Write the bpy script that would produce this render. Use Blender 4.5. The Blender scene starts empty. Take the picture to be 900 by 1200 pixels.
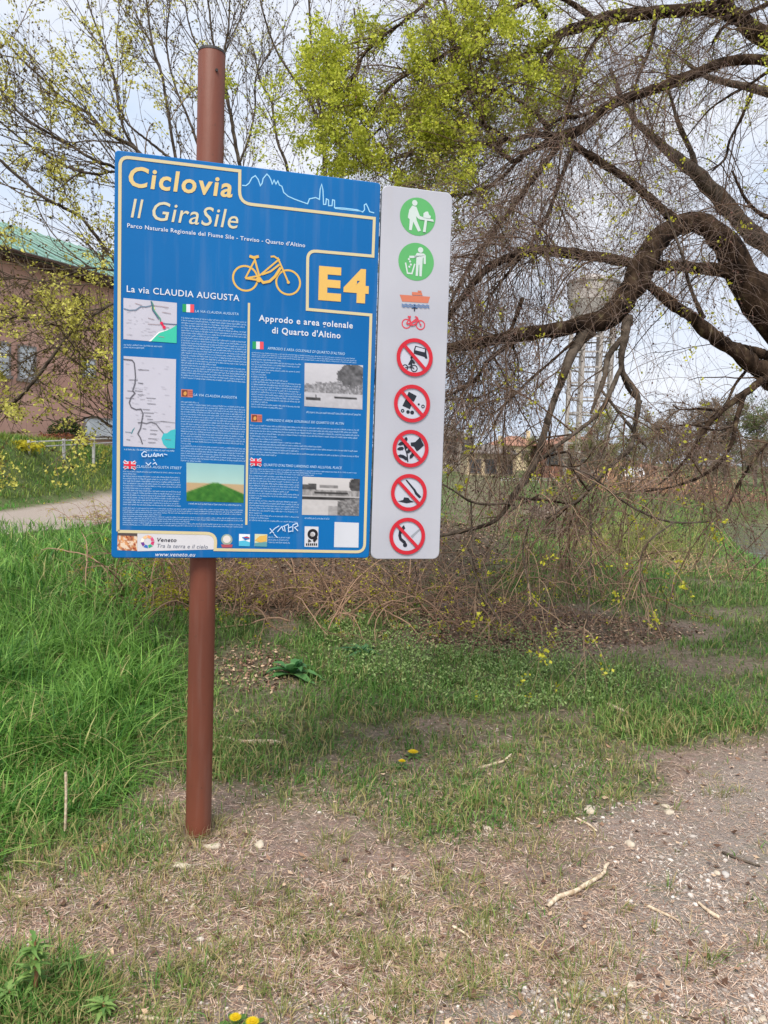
import bpy, math, random
import numpy as np
from mathutils import Matrix, Vector
sc = bpy.context.scene
C = sc.collection
rng = np.random.default_rng(7)
random.seed(7)
R = math.radians

# ------------------------------------------------------------ camera
F0, PITCH, ROLL, CAMH = 897.0, 0.0661, 0.0321, 1.5
cd = bpy.data.cameras.new('camera'); cam = bpy.data.objects.new('camera', cd); C.objects.link(cam)
sc.camera = cam
cd.sensor_fit = 'VERTICAL'; cd.sensor_height = 24.0; cd.lens = 24.0*F0/1200
cd.clip_start = 0.05; cd.clip_end = 3000
_c, _s = math.cos(PITCH), math.sin(PITCH)
fwd = Vector((0, _c, -_s)); up0 = Vector((0, _s, _c)); right0 = Vector((1, 0, 0))
cr, sr = math.cos(ROLL), math.sin(ROLL)
right = right0*cr + up0*sr; up = up0*cr - right0*sr
cam.matrix_world = Matrix(((right.x, up.x, -fwd.x, 0), (right.y, up.y, -fwd.y, 0), (right.z, up.z, -fwd.z, CAMH), (0, 0, 0, 1)))
sc.render.resolution_x = 768; sc.render.resolution_y = 1024

# ------------------------------------------------------------ world, sun, exposure
SUN_EL, SUN_AZ = R(56), R(196)          # azimuth clockwise from +y
w = bpy.data.worlds.new('World'); sc.world = w; w.use_nodes = True
nt = w.node_tree; N = nt.nodes; Lk = nt.links; N.clear()
out = N.new('ShaderNodeOutputWorld'); bg = N.new('ShaderNodeBackground'); bg.inputs['Strength'].default_value = 0.10
sky = N.new('ShaderNodeTexSky'); sky.sky_type = 'NISHITA'; sky.sun_disc = False
sky.sun_elevation = SUN_EL; sky.sun_rotation = SUN_AZ; sky.air_density = 1.0; sky.dust_density = 2.0
tc = N.new('ShaderNodeTexCoord'); mp = N.new('ShaderNodeMapping'); mp.inputs['Scale'].default_value = (1.0, 1.0, 2.4)
ns = N.new('ShaderNodeTexNoise'); ns.inputs['Scale'].default_value = 2.3; ns.inputs['Detail'].default_value = 7; ns.inputs['Roughness'].default_value = 0.55
rp = N.new('ShaderNodeValToRGB'); rp.color_ramp.elements[0].position = 0.33; rp.color_ramp.elements[1].position = 0.62
rp.color_ramp.elements[0].color = (4.9, 5.9, 7.5, 1); rp.color_ramp.elements[1].color = (7.0, 7.2, 7.8, 1)
mx = N.new('ShaderNodeMix'); mx.data_type = 'RGBA'; mx.inputs[0].default_value = 0.93
Lk.new(tc.outputs['Generated'], mp.inputs['Vector']); Lk.new(mp.outputs[0], ns.inputs['Vector']); Lk.new(ns.outputs[0], rp.inputs[0])
Lk.new(sky.outputs[0], mx.inputs[6]); Lk.new(rp.outputs[0], mx.inputs[7])
Lk.new(mx.outputs[2], bg.inputs['Color']); Lk.new(bg.outputs[0], out.inputs['Surface'])
sd = bpy.data.lights.new('sun', 'SUN'); so = bpy.data.objects.new('sun', sd); C.objects.link(so)
sd.energy = 3.1; sd.angle = R(26); sd.color = (1.0, 0.94, 0.84)
sdir = Vector((math.sin(SUN_AZ)*math.cos(SUN_EL), math.cos(SUN_AZ)*math.cos(SUN_EL), math.sin(SUN_EL)))
so.rotation_euler = sdir.to_track_quat('Z', 'Y').to_euler()
vs = sc.view_settings; vs.view_transform = 'Standard'; vs.look = 'None'; vs.exposure = 0.5; vs.gamma = 1.0
sc.render.engine = 'CYCLES'
sc.cycles.max_bounces = 6; sc.cycles.transparent_max_bounces = 4

# ------------------------------------------------------------ helpers
def S(r, g, b):
    f = lambda c: (c/255/12.92) if c/255 <= .04045 else ((c/255+.055)/1.055)**2.4
    return (f(r), f(g), f(b))

def ray(px, py):
    X = (px-450)/F0; Y = (600-py)/F0
    v = fwd + right*X + up*Y
    return np.array(v)
def P(px, py, y):            # the point seen at photograph pixel (px, py) at y metres in front
    r = ray(px, py); return np.array([0, 0, CAMH]) + r*(y/r[1])
def G(px, py, z=0.0):        # the ground point seen there
    r = ray(px, py); return np.array([0, 0, CAMH]) + r*((z-CAMH)/r[2])
def rays(px, py):
    X = (px-450)/F0; Y = (600-py)/F0
    return np.array(fwd)[None]+X[:, None]*np.array(right)[None]+Y[:, None]*np.array(up)[None]
def Gn(px, py):
    r = rays(px, py); return np.array([0, 0, CAMH]) + r*((-CAMH)/r[:, 2])[:, None]
def proj(Pw):
    d = Pw-np.array([0, 0, CAMH]); z = d@np.array(fwd); z = np.where(z < .1, .1, z)
    return 450+F0*(d@np.array(right))/z, 600-F0*(d@np.array(up))/z

def link(name, me, parent=None):
    o = bpy.data.objects.new(name, me); C.objects.link(o)
    if parent is not None: o.parent = parent
    return o
def tag(o, label=None, cat=None, group=None, kind=None):
    if label: o['label'] = label
    if cat: o['category'] = cat
    if group: o['group'] = group
    if kind: o['kind'] = kind
    return o
def empty(name, loc, rz=0.0):
    o = bpy.data.objects.new(name, None); C.objects.link(o); o.location = tuple(loc); o.rotation_euler = (0, 0, rz)
    o.empty_display_size = .1
    return o
def mesh(name, V, Fc, mats, col=None, smooth=False, mi=None):
    """V (n,3); Fc an (m,k) array or a list of index lists; col per-vertex (n,3)"""
    me = bpy.data.meshes.new(name)
    V = np.asarray(V, dtype=np.float32)
    if isinstance(Fc, np.ndarray):
        m, k = Fc.shape
        me.vertices.add(len(V)); me.vertices.foreach_set('co', V.ravel())
        me.loops.add(m*k); me.loops.foreach_set('vertex_index', Fc.astype(np.int32).ravel())
        me.polygons.add(m); me.polygons.foreach_set('loop_start', np.arange(0, m*k, k, dtype=np.int32))
        try: me.polygons.foreach_set('loop_total', np.full(m, k, dtype=np.int32))
        except Exception: pass
        me.update(calc_edges=True)
    else:
        me.from_pydata([tuple(v) for v in V], [], [list(f) for f in Fc]); me.update()
    if not isinstance(mats, (list, tuple)): mats = [mats]
    for m_ in mats: me.materials.append(m_)
    if mi is not None: me.polygons.foreach_set('material_index', np.asarray(mi, dtype=np.int32))
    if col is not None:
        a = me.color_attributes.new('Col', 'FLOAT_COLOR', 'POINT')
        cc = np.ones((len(V), 4), dtype=np.float32); cc[:, :3] = col
        a.data.foreach_set('color', cc.ravel())
    if smooth: me.polygons.foreach_set('use_smooth', np.ones(len(me.polygons), dtype=bool))
    return me
def obj(name, V, Fc, mats, parent=None, **k):
    return link(name, mesh(name, V, Fc, mats, **k), parent)
class MB:                    # collects simple solids into one mesh
    def __init__(s): s.V = []; s.F = []
    def add(s, V, Fc):
        b = len(s.V); s.V += [tuple(v) for v in V]; s.F += [[i+b for i in f] for f in Fc]; return s
    def box(s, x0, x1, y0, y1, z0, z1, M=None):
        V = [(x, y, z) for z in (z0, z1) for y in (y0, y1) for x in (x0, x1)]
        if M is not None: V = [tuple(M @ Vector(v)) for v in V]
        return s.add(V, [(0, 2, 3, 1), (4, 5, 7, 6), (0, 1, 5, 4), (2, 6, 7, 3), (0, 4, 6, 2), (1, 3, 7, 5)])
    def tube(s, a, b, r0, r1=None, n=8, caps=True):
        r1 = r0 if r1 is None else r1
        a = Vector(a); b = Vector(b); t = (b-a).normalized()
        u = t.cross(Vector((.3, .2, 1)) if abs(t.z) < .9 else Vector((1, .1, 0))).normalized(); v = t.cross(u)
        V = [tuple(a+(u*math.cos(2*math.pi*i/n)+v*math.sin(2*math.pi*i/n))*r0) for i in range(n)]
        V += [tuple(b+(u*math.cos(2*math.pi*i/n)+v*math.sin(2*math.pi*i/n))*r1) for i in range(n)]
        Fc = [(i, (i+1) % n, n+(i+1) % n, n+i) for i in range(n)]
        if caps: Fc += [tuple(range(n-1, -1, -1)), tuple(range(n, 2*n))]
        return s.add(V, Fc)
    def build(s, name, mat, parent=None, smooth=False, bevel=0):
        o = obj(name, s.V, s.F, mat, parent, smooth=smooth)
        if bevel:
            m = o.modifiers.new('bevel', 'BEVEL'); m.width = bevel; m.segments = 2; m.limit_method = 'ANGLE'
        return o

# ------------------------------------------------------------ materials
def material(name, rough=.8, spec=.3, metal=0.0):
    m = bpy.data.materials.new(name); m.use_nodes = True
    b = m.node_tree.nodes['Principled BSDF']
    b.inputs['Roughness'].default_value = rough; b.inputs['Metallic'].default_value = metal
    b.inputs['Specular IOR Level'].default_value = spec
    return m, m.node_tree.nodes, m.node_tree.links, b
def noisy(name, c0, c1, scale=8, rough=.8, spec=.3, bump=0.0, detail=6, metal=0.0, bscale=None, stretch=None, lo=.35, hi=.65, c2=None, coord='Object'):
    m, n, l, b = material(name, rough, spec, metal)
    t = n.new('ShaderNodeTexCoord'); x = n.new('ShaderNodeTexNoise'); x.inputs['Scale'].default_value = scale; x.inputs['Detail'].default_value = detail
    src = t.outputs[coord]
    if stretch:
        mp = n.new('ShaderNodeMapping'); mp.inputs['Scale'].default_value = stretch; l.new(src, mp.inputs[0]); src = mp.outputs[0]
    l.new(src, x.inputs['Vector'])
    r = n.new('ShaderNodeValToRGB'); r.color_ramp.elements[0].position = lo; r.color_ramp.elements[1].position = hi
    r.color_ramp.elements[0].color = (*c0, 1); r.color_ramp.elements[1].color = (*c1, 1)
    if c2 is not None:
        e = r.color_ramp.elements.new(min(hi+.12, .99)); e.color = (*c2, 1)
    l.new(x.outputs[0], r.inputs[0]); l.new(r.outputs[0], b.inputs['Base Color'])
    if bump:
        y = n.new('ShaderNodeTexNoise'); y.inputs['Scale'].default_value = bscale or scale*3; y.inputs['Detail'].default_value = 8
        l.new(src, y.inputs['Vector'])
        bm = n.new('ShaderNodeBump'); bm.inputs['Strength'].default_value = bump; bm.inputs['Distance'].default_value = .02
        l.new(y.outputs[0], bm.inputs['Height']); l.new(bm.outputs[0], b.inputs['Normal'])
    return m
def attr_mat(name, rough=.7, spec=.25, trans=0.0, ncol=0.0, nscale=20):
    m, n, l, b = material(name, rough, spec)
    a = n.new('ShaderNodeAttribute'); a.attribute_name = 'Col'; src = a.outputs['Color']
    if ncol:
        t = n.new('ShaderNodeTexCoord'); x = n.new('ShaderNodeTexNoise'); x.inputs['Scale'].default_value = nscale; x.inputs['Detail'].default_value = 5
        l.new(t.outputs['Object'], x.inputs['Vector'])
        mr = n.new('ShaderNodeMapRange'); mr.inputs[1].default_value = .3; mr.inputs[2].default_value = .7
        mr.inputs[3].default_value = 1-ncol; mr.inputs[4].default_value = 1+ncol; l.new(x.outputs[0], mr.inputs[0])
        mm = n.new('ShaderNodeVectorMath'); mm.operation = 'SCALE'; l.new(src, mm.inputs[0]); l.new(mr.outputs[0], mm.inputs['Scale']); src = mm.outputs[0]
    l.new(src, b.inputs['Base Color'])
    if trans:
        tr = n.new('ShaderNodeBsdfTranslucent'); l.new(src, tr.inputs['Color'])
        ms = n.new('ShaderNodeMixShader'); ms.inputs[0].default_value = trans
        l.new(b.outputs[0], ms.inputs[1]); l.new(tr.outputs[0], ms.inputs[2]); l.new(ms.outputs[0], n['Material Output'].inputs['Surface'])
    return m
M_print = attr_mat('printed_ink', .42, .25, ncol=.03, nscale=9)
M_leaf = attr_mat('leaf', .55, .3, trans=.45)
M_grass = attr_mat('grass_blade', .5, .3, trans=.35)
M_litter = attr_mat('dry_litter', .9, .1)
M_stone = attr_mat('limestone', .9, .2, ncol=.18, nscale=60)
M_twig = attr_mat('twig_bark', .9, .12)
M_bark = noisy('dark_bark', (.010, .0065, .0045), (.058, .038, .025), 17, .95, .08, bump=1.0, bscale=38, stretch=(1, 1, .5), lo=.36, hi=.62, c2=(.125, .105, .055))
M_bark_grey = noisy('grey_bark', (.035, .027, .02), (.13, .105, .082), 16, .95, .1, bump=.6, bscale=24)
M_blue = noisy('blue_sign_face', (.0004, .118, .36), (.0010, .140, .41), 1.6, .42, .22, bump=.02, bscale=3)
M_back = noisy('grey_metal_edge', (.10, .14, .2), (.16, .2, .26), 9, .45, .5)
M_white = noisy('white_sign_face', (.42, .435, .49), (.475, .49, .54), 2.2, .40, .3, bump=.02, bscale=4)
M_pole = noisy('brown_painted_pole', (.135, .042, .025), (.18, .055, .032), 6, .5, .35, bump=.05, bscale=60, stretch=(1, 1, .3))
def weather(m, streak=.10, speck=.0, dirt_top=0.0, sc_=(26, 26, 1.6)):
    n = m.node_tree.nodes; l = m.node_tree.links; b = n['Principled BSDF']; src = b.inputs['Base Color'].links[0].from_socket
    t = n.new('ShaderNodeTexCoord'); mp = n.new('ShaderNodeMapping'); mp.inputs['Scale'].default_value = sc_; l.new(t.outputs['Object'], mp.inputs[0])
    x = n.new('ShaderNodeTexNoise'); x.inputs['Scale'].default_value = 1; x.inputs['Detail'].default_value = 6; l.new(mp.outputs[0], x.inputs['Vector'])
    r = n.new('ShaderNodeMapRange'); r.inputs[1].default_value = .52; r.inputs[2].default_value = .80; r.inputs[3].default_value = 0; r.inputs[4].default_value = streak; l.new(x.outputs[0], r.inputs[0])
    mx = n.new('ShaderNodeMix'); mx.data_type = 'RGBA'; mx.inputs[7].default_value = (.42, .40, .36, 1); l.new(r.outputs[0], mx.inputs[0]); l.new(src, mx.inputs[6]); out = mx.outputs[2]
    if speck:
        y = n.new('ShaderNodeTexNoise'); y.inputs['Scale'].default_value = 55; y.inputs['Detail'].default_value = 3; l.new(t.outputs['Object'], y.inputs['Vector'])
        r2 = n.new('ShaderNodeMapRange'); r2.inputs[1].default_value = .66; r2.inputs[2].default_value = .72; r2.inputs[3].default_value = 0; r2.inputs[4].default_value = speck; l.new(y.outputs[0], r2.inputs[0])
        m2 = n.new('ShaderNodeMix'); m2.data_type = 'RGBA'; m2.inputs[7].default_value = (.07, .035, .022, 1); l.new(r2.outputs[0], m2.inputs[0]); l.new(out, m2.inputs[6]); out = m2.outputs[2]
    l.new(out, b.inputs['Base Color'])
    rr = n.new('ShaderNodeMapRange'); rr.inputs[3].default_value = b.inputs['Roughness'].default_value-.08; rr.inputs[4].default_value = b.inputs['Roughness'].default_value+.16; l.new(x.outputs[0], rr.inputs[0]); l.new(rr.outputs[0], b.inputs['Roughness'])
weather(M_blue, .10); weather(M_white, .16); weather(M_pole, .09, .35, sc_=(30, 30, 2.2))
M_steel = noisy('galvanised_clamp', (.3, .3, .31), (.45, .45, .46), 30, .4, .5, metal=.8)
M_dark = noisy('black_plastic_cap', (.02, .02, .02), (.04, .035, .035), 20, .6, .3)

# ------------------------------------------------------------ the sign
BO = np.array([-1.0246, 2.8739]); BYAW = .2495; BZ = 1.1025
BD = np.array([math.cos(BYAW), math.sin(BYAW)]); BN = np.array([math.sin(BYAW), -math.cos(BYAW)])   # BN points at the viewer
BW, BH, WW, GAP = 1.0006, 1.5, .2956, .0069
def B(px, py):               # photograph pixel -> (u, v) on the board face
    r = ray(px, py); n = np.array([BN[0], BN[1], 0]); o = np.array([BO[0], BO[1], BZ])
    t = ((o-np.array([0, 0, CAMH]))@n)/(r@n); p = np.array([0, 0, CAMH])+r*t-o
    return (float(p[0]*BD[0]+p[1]*BD[1]), float(p[2]))
BM = Matrix(((BD[0], -BN[0], 0, BO[0]), (BD[1], -BN[1], 0, BO[1]), (0, 0, 1, BZ), (0, 0, 0, 1)))      # local x along board, y away from viewer, z up
pc = BO + BD*((-.70+.003-BO[0])/BD[0]) - BN*(.035+.052)
POLE = (float(pc[0]), float(pc[1]))
sign = empty('information_sign', (POLE[0], POLE[1], -.04))
tag(sign, 'blue cycle route board and narrow white pictogram panel on one brown steel pole', 'sign')
bpy.context.view_layer.update()
def under(o, M):             # place a part given in world matrix M under the sign
    o.matrix_world = M
def rrect(w, h, r, n=6):
    pts = []
    for cx, cy, a in ((w-r, h-r, 0), (r, h-r, 90), (r, r, 180), (w-r, r, 270)):
        for i in range(n+1):
            t = R(a+90*i/n); pts.append((cx+r*math.cos(t), cy+r*math.sin(t)))
    return pts
def panel(name, x0, wd, z0, mat, rad):
    pts = rrect(wd, BH, rad); n = len(pts); V = []
    e = .0025
    ins = [(wd/2+(x-wd/2)*(1-2*e/wd), BH/2+(z-BH/2)*(1-2*e/BH)) for x, z in pts]
    for (x, z) in ins: V.append((x0+x, 0, z0+z))
    for (x, z) in pts: V.append((x0+x, e, z0+z))
    for (x, z) in pts: V.append((x0+x, .024, z0+z))
    for (x, z) in ins: V.append((x0+x*.98+.01*wd, .024, z0+z*.98+.01*BH))
    Fc = [list(range(n))]
    mi = [0]
    for k in range(3):
        for i in range(n):
            j = (i+1) % n; Fc.append([k*n+i, (k+1)*n+i, (k+1)*n+j, k*n+j]); mi.append(0 if k == 0 else 1)
    Fc.append(list(range(4*n-1, 3*n-1, -1))); mi.append(1)
    o = link(name, mesh(name, V, Fc, [mat, M_back], mi=mi), sign)
    o.matrix_parent_inverse = sign.matrix_world.inverted(); o.matrix_basis = BM
    return o
blue = panel('blue_board', 0, BW, 0, M_blue, .014)
white = panel('white_board', BW+GAP, WW, -.005, M_white, .028)
# pole as a tube with a rim, cap and small hole plug
PH = 3.01+.04
lean = Vector(P(248, 62, POLE[1]))-Vector(P(238.5, 982, POLE[1]))
def polepart(name, V, Fc, mat, **k):
    o = link(name, mesh(name, V, Fc, mat, **k), sign); return o
n = 40; V = []; Fc = []
topx = P(248.3, 62, POLE[1]); dxz = (topx[0]-POLE[0])/(topx[2])
PTOP = float(topx[2]); dyz = 0.0
rings = [(-.25, .0515), (.0, .0515), (1.0, .0515), (2.0, .0515), (PTOP+.04-.004, .0515), (PTOP+.04, .0500)]
for z, r_ in rings:
    for i in range(n):
        a = 2*math.pi*i/n; V.append((dxz*z+r_*math.cos(a), r_*math.sin(a), z))
for k in range(len(rings)-1):
    for i in range(n):
        j = (i+1) % n; Fc.append([k*n+i, k*n+j, (k+1)*n+j, (k+1)*n+i])
polepart('pole', V, Fc, M_pole, smooth=True)
mb = MB(); zt = PTOP+.04
mb.tube((dxz*zt, 0, zt-.007), (dxz*zt, 0, zt+.004), .0528, .050, n=32)
mb.build('pole_cap', M_dark, sign)
mb = MB(); zz = PTOP-.045
mb.tube((dxz*zz+.028, -.040, zz), (dxz*zz+.031, -.048, zz), .0055, n=10); mb.build('vent_hole', M_dark, sign)
# brackets: two horizontal rails behind both panels with pole clamps
BMi = sign.matrix_world.inverted() @ BM
for zr in (.22, .75, 1.28):
    mb = MB(); mb.box(.05, BW+GAP+WW-.04, .0245, .034, zr-.02, zr+.02, BMi); mb.build('mounting_rail', M_steel, sign)
    mb = MB(); c = Vector((dxz*(BZ+zr+.04), 0, BZ+zr+.04))
    nn = 28; V = []; Fc = []
    for z in (-.018, .018):
        for r_ in (.0520, .0555):
            for i in range(nn): a = 2*math.pi*i/nn; V.append((c.x+r_*math.cos(a), r_*math.sin(a), c.z+z))
    for i in range(nn):
        j = (i+1) % nn
        Fc += [[i, nn+i, nn+j, j], [2*nn+i, 2*nn+j, 3*nn+j, 3*nn+i], [nn+i, 3*nn+i, 3*nn+j, nn+j], [i, j, 2*nn+j, 2*nn+i]]
    link('pole_clamp', mesh('pole_clamp', V, Fc, M_steel), sign)

# prints: thin coloured shapes on the faces (x = u, z = v, y = -layer)
CREAM = S(204, 192, 152); YEL = S(216, 176, 88); WHT = S(208, 214, 224); TXT = S(184, 214, 238)
DK = S(38, 42, 52); RED = S(196, 40, 54); GREEN = S(92, 172, 104); PANEL = S(190, 195, 206)
class Print:
    def __init__(s): s.V = []; s.F = []; s.C = []
    def poly(s, pts, col, y=.0008):
        b = len(s.V); a = sum(pts[i][0]*pts[(i+1) % len(pts)][1]-pts[(i+1) % len(pts)][0]*pts[i][1] for i in range(len(pts)))
        idx = list(range(b, b+len(pts)))
        if a < 0: idx.reverse()
        s.V += [(p[0], -y, p[1]) for p in pts]; s.C += [col]*len(pts); s.F.append(idx); return s
    def rect(s, x0, z0, x1, z1, col, y=.0008): return s.poly([(x0, z0), (x1, z0), (x1, z1), (x0, z1)], col, y)
    def disc(s, cx, cz, r, col, y=.0008, n=28, rz=None):
        rz = rz or r
        return s.poly([(cx+r*math.cos(2*math.pi*i/n), cz+rz*math.sin(2*math.pi*i/n)) for i in range(n)], col, y)
    def ring(s, cx, cz, r0, r1, col, y=.0008, n=40, a0=0, a1=360):
        for i in range(n):
            t0 = R(a0+(a1-a0)*i/n); t1 = R(a0+(a1-a0)*(i+1)/n)
            s.poly([(cx+r0*math.cos(t0), cz+r0*math.sin(t0)), (cx+r1*math.cos(t0), cz+r1*math.sin(t0)), (cx+r1*math.cos(t1), cz+r1*math.sin(t1)), (cx+r0*math.cos(t1), cz+r0*math.sin(t1))], col, y)
        return s
    def line(s, pts, w_, col, y=.0008, closed=False):
        pts = [np.array(p, float) for p in pts]
        if closed: pts = pts+[pts[0]]
        m = len(pts); L = []; Rr = []
        for i in range(m):
            if closed and i in (0, m-1): a = pts[1]-pts[0]; b_ = pts[-1]-pts[-2]
            else:
                a = pts[min(i+1, m-1)]-pts[i] if i < m-1 else pts[i]-pts[i-1]
                b_ = pts[i]-pts[i-1] if i > 0 else a
            a = a/(np.linalg.norm(a)+1e-9); b_ = b_/(np.linalg.norm(b_)+1e-9)
            t = a+b_; t = t/(np.linalg.norm(t)+1e-9); nrm = np.array([-t[1], t[0]])
            k = 1/max(.5, abs(float(nrm@np.array([-a[1], a[0]]))))
            L.append(pts[i]+nrm*w_/2*k); Rr.append(pts[i]-nrm*w_/2*k)
        for i in range(m-1): s.poly([Rr[i], Rr[i+1], L[i+1], L[i]], col, y)
        return s
    def build(s, name, parent):
        return link(name, mesh(name, s.V, s.F, M_print, col=np.array(s.C)), parent)
def arc(cx, cz, r, a0, a1, n=8): return [(cx+r*math.cos(R(a0+(a1-a0)*i/n)), cz+r*math.sin(R(a0+(a1-a0)*i/n))) for i in range(n+1)]

def roundpath(keys, rads):   # keys in px -> uv polyline with rounded corners
    pts = [np.array(B(*k)) for k in keys]; res = []
    for i, p in enumerate(pts):
        r_ = rads[i]
        if r_ == 0 or i in (0, len(pts)-1): res.append(tuple(p)); continue
        a = pts[i-1]-p; b_ = pts[i+1]-p; a /= np.linalg.norm(a); b_ /= np.linalg.norm(b_)
        for k in range(7):
            t = k/6; q0 = p+a*r_; q1 = p+b_*r_
            res.append(tuple(q0*(1-t)**2+2*p*t*(1-t)+q1*t*t))
    return res
def square(keys): return keys
pr = Print()
up_ = roundpath([(138.3, 622.6), (139.4, 400), (140.8, 183.5), (281, 200.5), (280.6, 238), (438.6, 256), (437, 300.3), (360.6, 293.5), (360, 362.5), (434.6, 369.2), (427, 646.8), (252, 644.0), (253.6, 625.2), (138.3, 622.6)],
                [0, 0, .033, 0, .045, 0, 0, .035, 0, 0, .035, 0, .04, 0])
pr.line(up_, .0115, CREAM, .0016)
pr.line([B(291.8, 355), B(288.6, 615)], .0085, CREAM)
pr.build('border_line', blue)
# skyline drawing
sk = [(433, 129), (445, 130), (455, 122), (464, 105), (475, 98), (484, 110), (491, 130), (497, 122), (500, 107), (512, 93), (519, 100), (525, 111), (529, 125), (535, 112), (541, 125), (547, 115), (552, 128), (560, 132), (566, 152), (580, 164), (600, 173), (625, 182), (642, 188), (648, 172), (668, 168), (680, 174), (682, 143), (687, 125), (691, 143), (693, 190), (700, 190), (702, 172), (709, 176), (709, 194), (720, 194), (722, 175), (728, 177), (728, 200), (760, 202), (800, 207), (818, 214), (824, 207), (823, 192), (829, 188), (836, 202), (840, 213), (855, 217)]
pr = Print(); pr.line([B(125+x*.3667, 170+y*.3667) for x, y in sk], .0042, S(150, 205, 235))
pr.line([B(125+x*.3667, 170+y*.3667) for x, y in [(729, 203), (815, 212)]], .003, S(150, 205, 235))
pr.build('skyline_drawing', blue)
# bicycle emblem (zoomed pixel coordinates)
def Z1(x, y): return B(125+x*.3667, 170+y*.3667)
def bike(pr, f, col, w1, r, fill=True):
    a = f(443, 426); b_ = f(580, 439)
    pr.ring(a[0], a[1], r-w1*.55, r+w1*.55, col); pr.ring(b_[0], b_[1], r-w1*.55, r+w1*.55, col, .001)
    pr.line([a, f(488, 418), f(550, 366), f(535, 356), f(524, 357)], w1, col, .0016)
    pr.line([a, f(474, 366)], w1, col, .0012); pr.line([f(488, 420), f(472, 362)], w1*1.1, col, .002)
    pr.line([f(456, 355), f(470, 360), f(486, 356)], w1*1.6, col, .0024)
    pr.line([f(546, 360), f(560, 392), b_], w1, col, .0028)
    pr.line([f(486, 424), f(500, 440), f(520, 436), f(538, 420), f(556, 392)], w1*1.5, col, .0032)
    pr.line([f(496, 414), f(524, 404), f(552, 382)], w1*1.1, col, .002)
    pr.disc(*f(486, 430), w1*1.6, col, .0036); pr.disc(*b_, w1*.9, col, .0036); pr.line([a, f(486, 432)], w1*1.1, col, .0034)
pr = Print(); rr_ = (Z1(485, 426)[0]-Z1(443, 426)[0])*.93
bike(pr, Z1, YEL, .0066, rr_); pr.build('bicycle_emblem', blue)

# lettering
_txt = {}
def lettering(items, name, parent, zoff=.0016):
    """items: (string, left baseline px, right baseline px, height px, colour, bold, slant)"""
    last = None
    for it in items:
        VV = []; FF = []; CC = []
        s_, pl, pr_, hpx, col, bold, slant = it[:7]; face = it[7] if len(it) > 7 else B
        cu = bpy.data.curves.new('t', 'FONT'); cu.body = s_; cu.offset = bold; cu.shear = slant; cu.resolution_u = 3; cu.size = 1; cu.space_character = 1.06+bold*3.2
        ob = bpy.data.objects.new('t', cu); C.objects.link(ob)
        dg = bpy.context.evaluated_depsgraph_get(); me = bpy.data.meshes.new_from_object(ob.evaluated_get(dg))
        nv = len(me.vertices); a = np.zeros(nv*3, dtype=np.float32); me.vertices.foreach_get('co', a); a = a.reshape(-1, 3)
        fl = [list(p.vertices) for p in me.polygons]
        bpy.data.objects.remove(ob); bpy.data.meshes.remove(me); bpy.data.curves.remove(cu)
        uL = np.array(face(*pl)); uR = np.array(face(*pr_)); uT = np.array(face(pl[0]-hpx*.0, pl[1]-hpx))
        x0, x1 = a[:, 0].min(), a[:, 0].max(); hc = .729 if any(ch.isupper() or ch.isdigit() for ch in s_) else .55
        sx = np.linalg.norm(uR-uL)/(x1-x0); sz = (uT[1]-uL[1])/hc
        ex = (uR-uL)/np.linalg.norm(uR-uL)
        base = len(VV)
        for v in a:
            q = uL+ex*(v[0]-x0)*sx+np.array([0, 1])*v[1]*sz
            VV.append((q[0], -zoff, q[1])); CC.append(col)
        FF += [[i+base for i in f] for f in fl]
        last = link(name, mesh(name, VV, FF, M_print, col=np.array(CC)), parent)
    return last
q = lambda x, y: (125+x*.3667, 170+y*.3667)
lettering([('Ciclovia', q(70, 131), q(402, 167), 24.5, CREAM if 0 else S(214, 190, 130), .022, .12),
           ('Il', q(77, 231), q(117, 235), 23.5, S(206, 198, 166), .004, .2), ('GiraSile', q(146, 239), q(420, 268), 23.5, S(206, 198, 166), .004, .2)], 'route_title', blue)
lettering([("Parco Naturale Regionale del Fiume Sile - Treviso - Quarto d'Altino", q(66, 263), q(634, 327), 5.0, WHT, .012, 0)], 'park_subtitle', blue)
lettering([('E4', q(676, 489), q(836, 501), 38, S(220, 180, 98), .045, 0)], 'stage_number', blue)
lettering([('La via CLAUDIA AUGUSTA', q(64, 469), q(424, 499), 7.8, WHT, .012, 0)], 'left_heading', blue)
lettering([('Approdo e area golenale', q(486, 562), q(786, 586), 7.5, WHT, .02, 0), ("di Quarto d'Altino", q(528, 601), q(747, 618), 7.5, WHT, .02, 0)], 'right_heading', blue)
z2 = lambda x, y: (125+x*.221, 400+y*.2208)
z3 = lambda x, y: (280+x*.2541, 360+y*.2542)
lettering([('LA VIA CLAUDIA AUGUSTA', (228.5, 366), (279.5, 369.5), 3.0, TXT, 0, .2),
           ('LA VIA CLAUDIA AUGUSTA', (226.8, 464), (277.5, 467.5), 3.2, TXT, 0, .2),
           ('CLAUDIA AUGUSTA STREET', (160, 548), (213, 550), 3.2, TXT, 0, .2),
           ("APPRODO E AREA GOLENALE DI QUARTO D'ALTINO", (313.5, 409.5), (404, 416.3), 3.3, TXT, 0, .2),
           ("APPRODO E AREA GOLENALE DE QUARTO DE ALTIN", (311.5, 493.5), (403, 497.8), 3.0, TXT, 0, .2),
           ("QUARTO D'ALTINO LANDING AND ALLUVIAL PLACE", (309, 546), (400.5, 549.8), 3.2, TXT, 0, .2)], 'paragraph_heading', blue)
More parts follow.
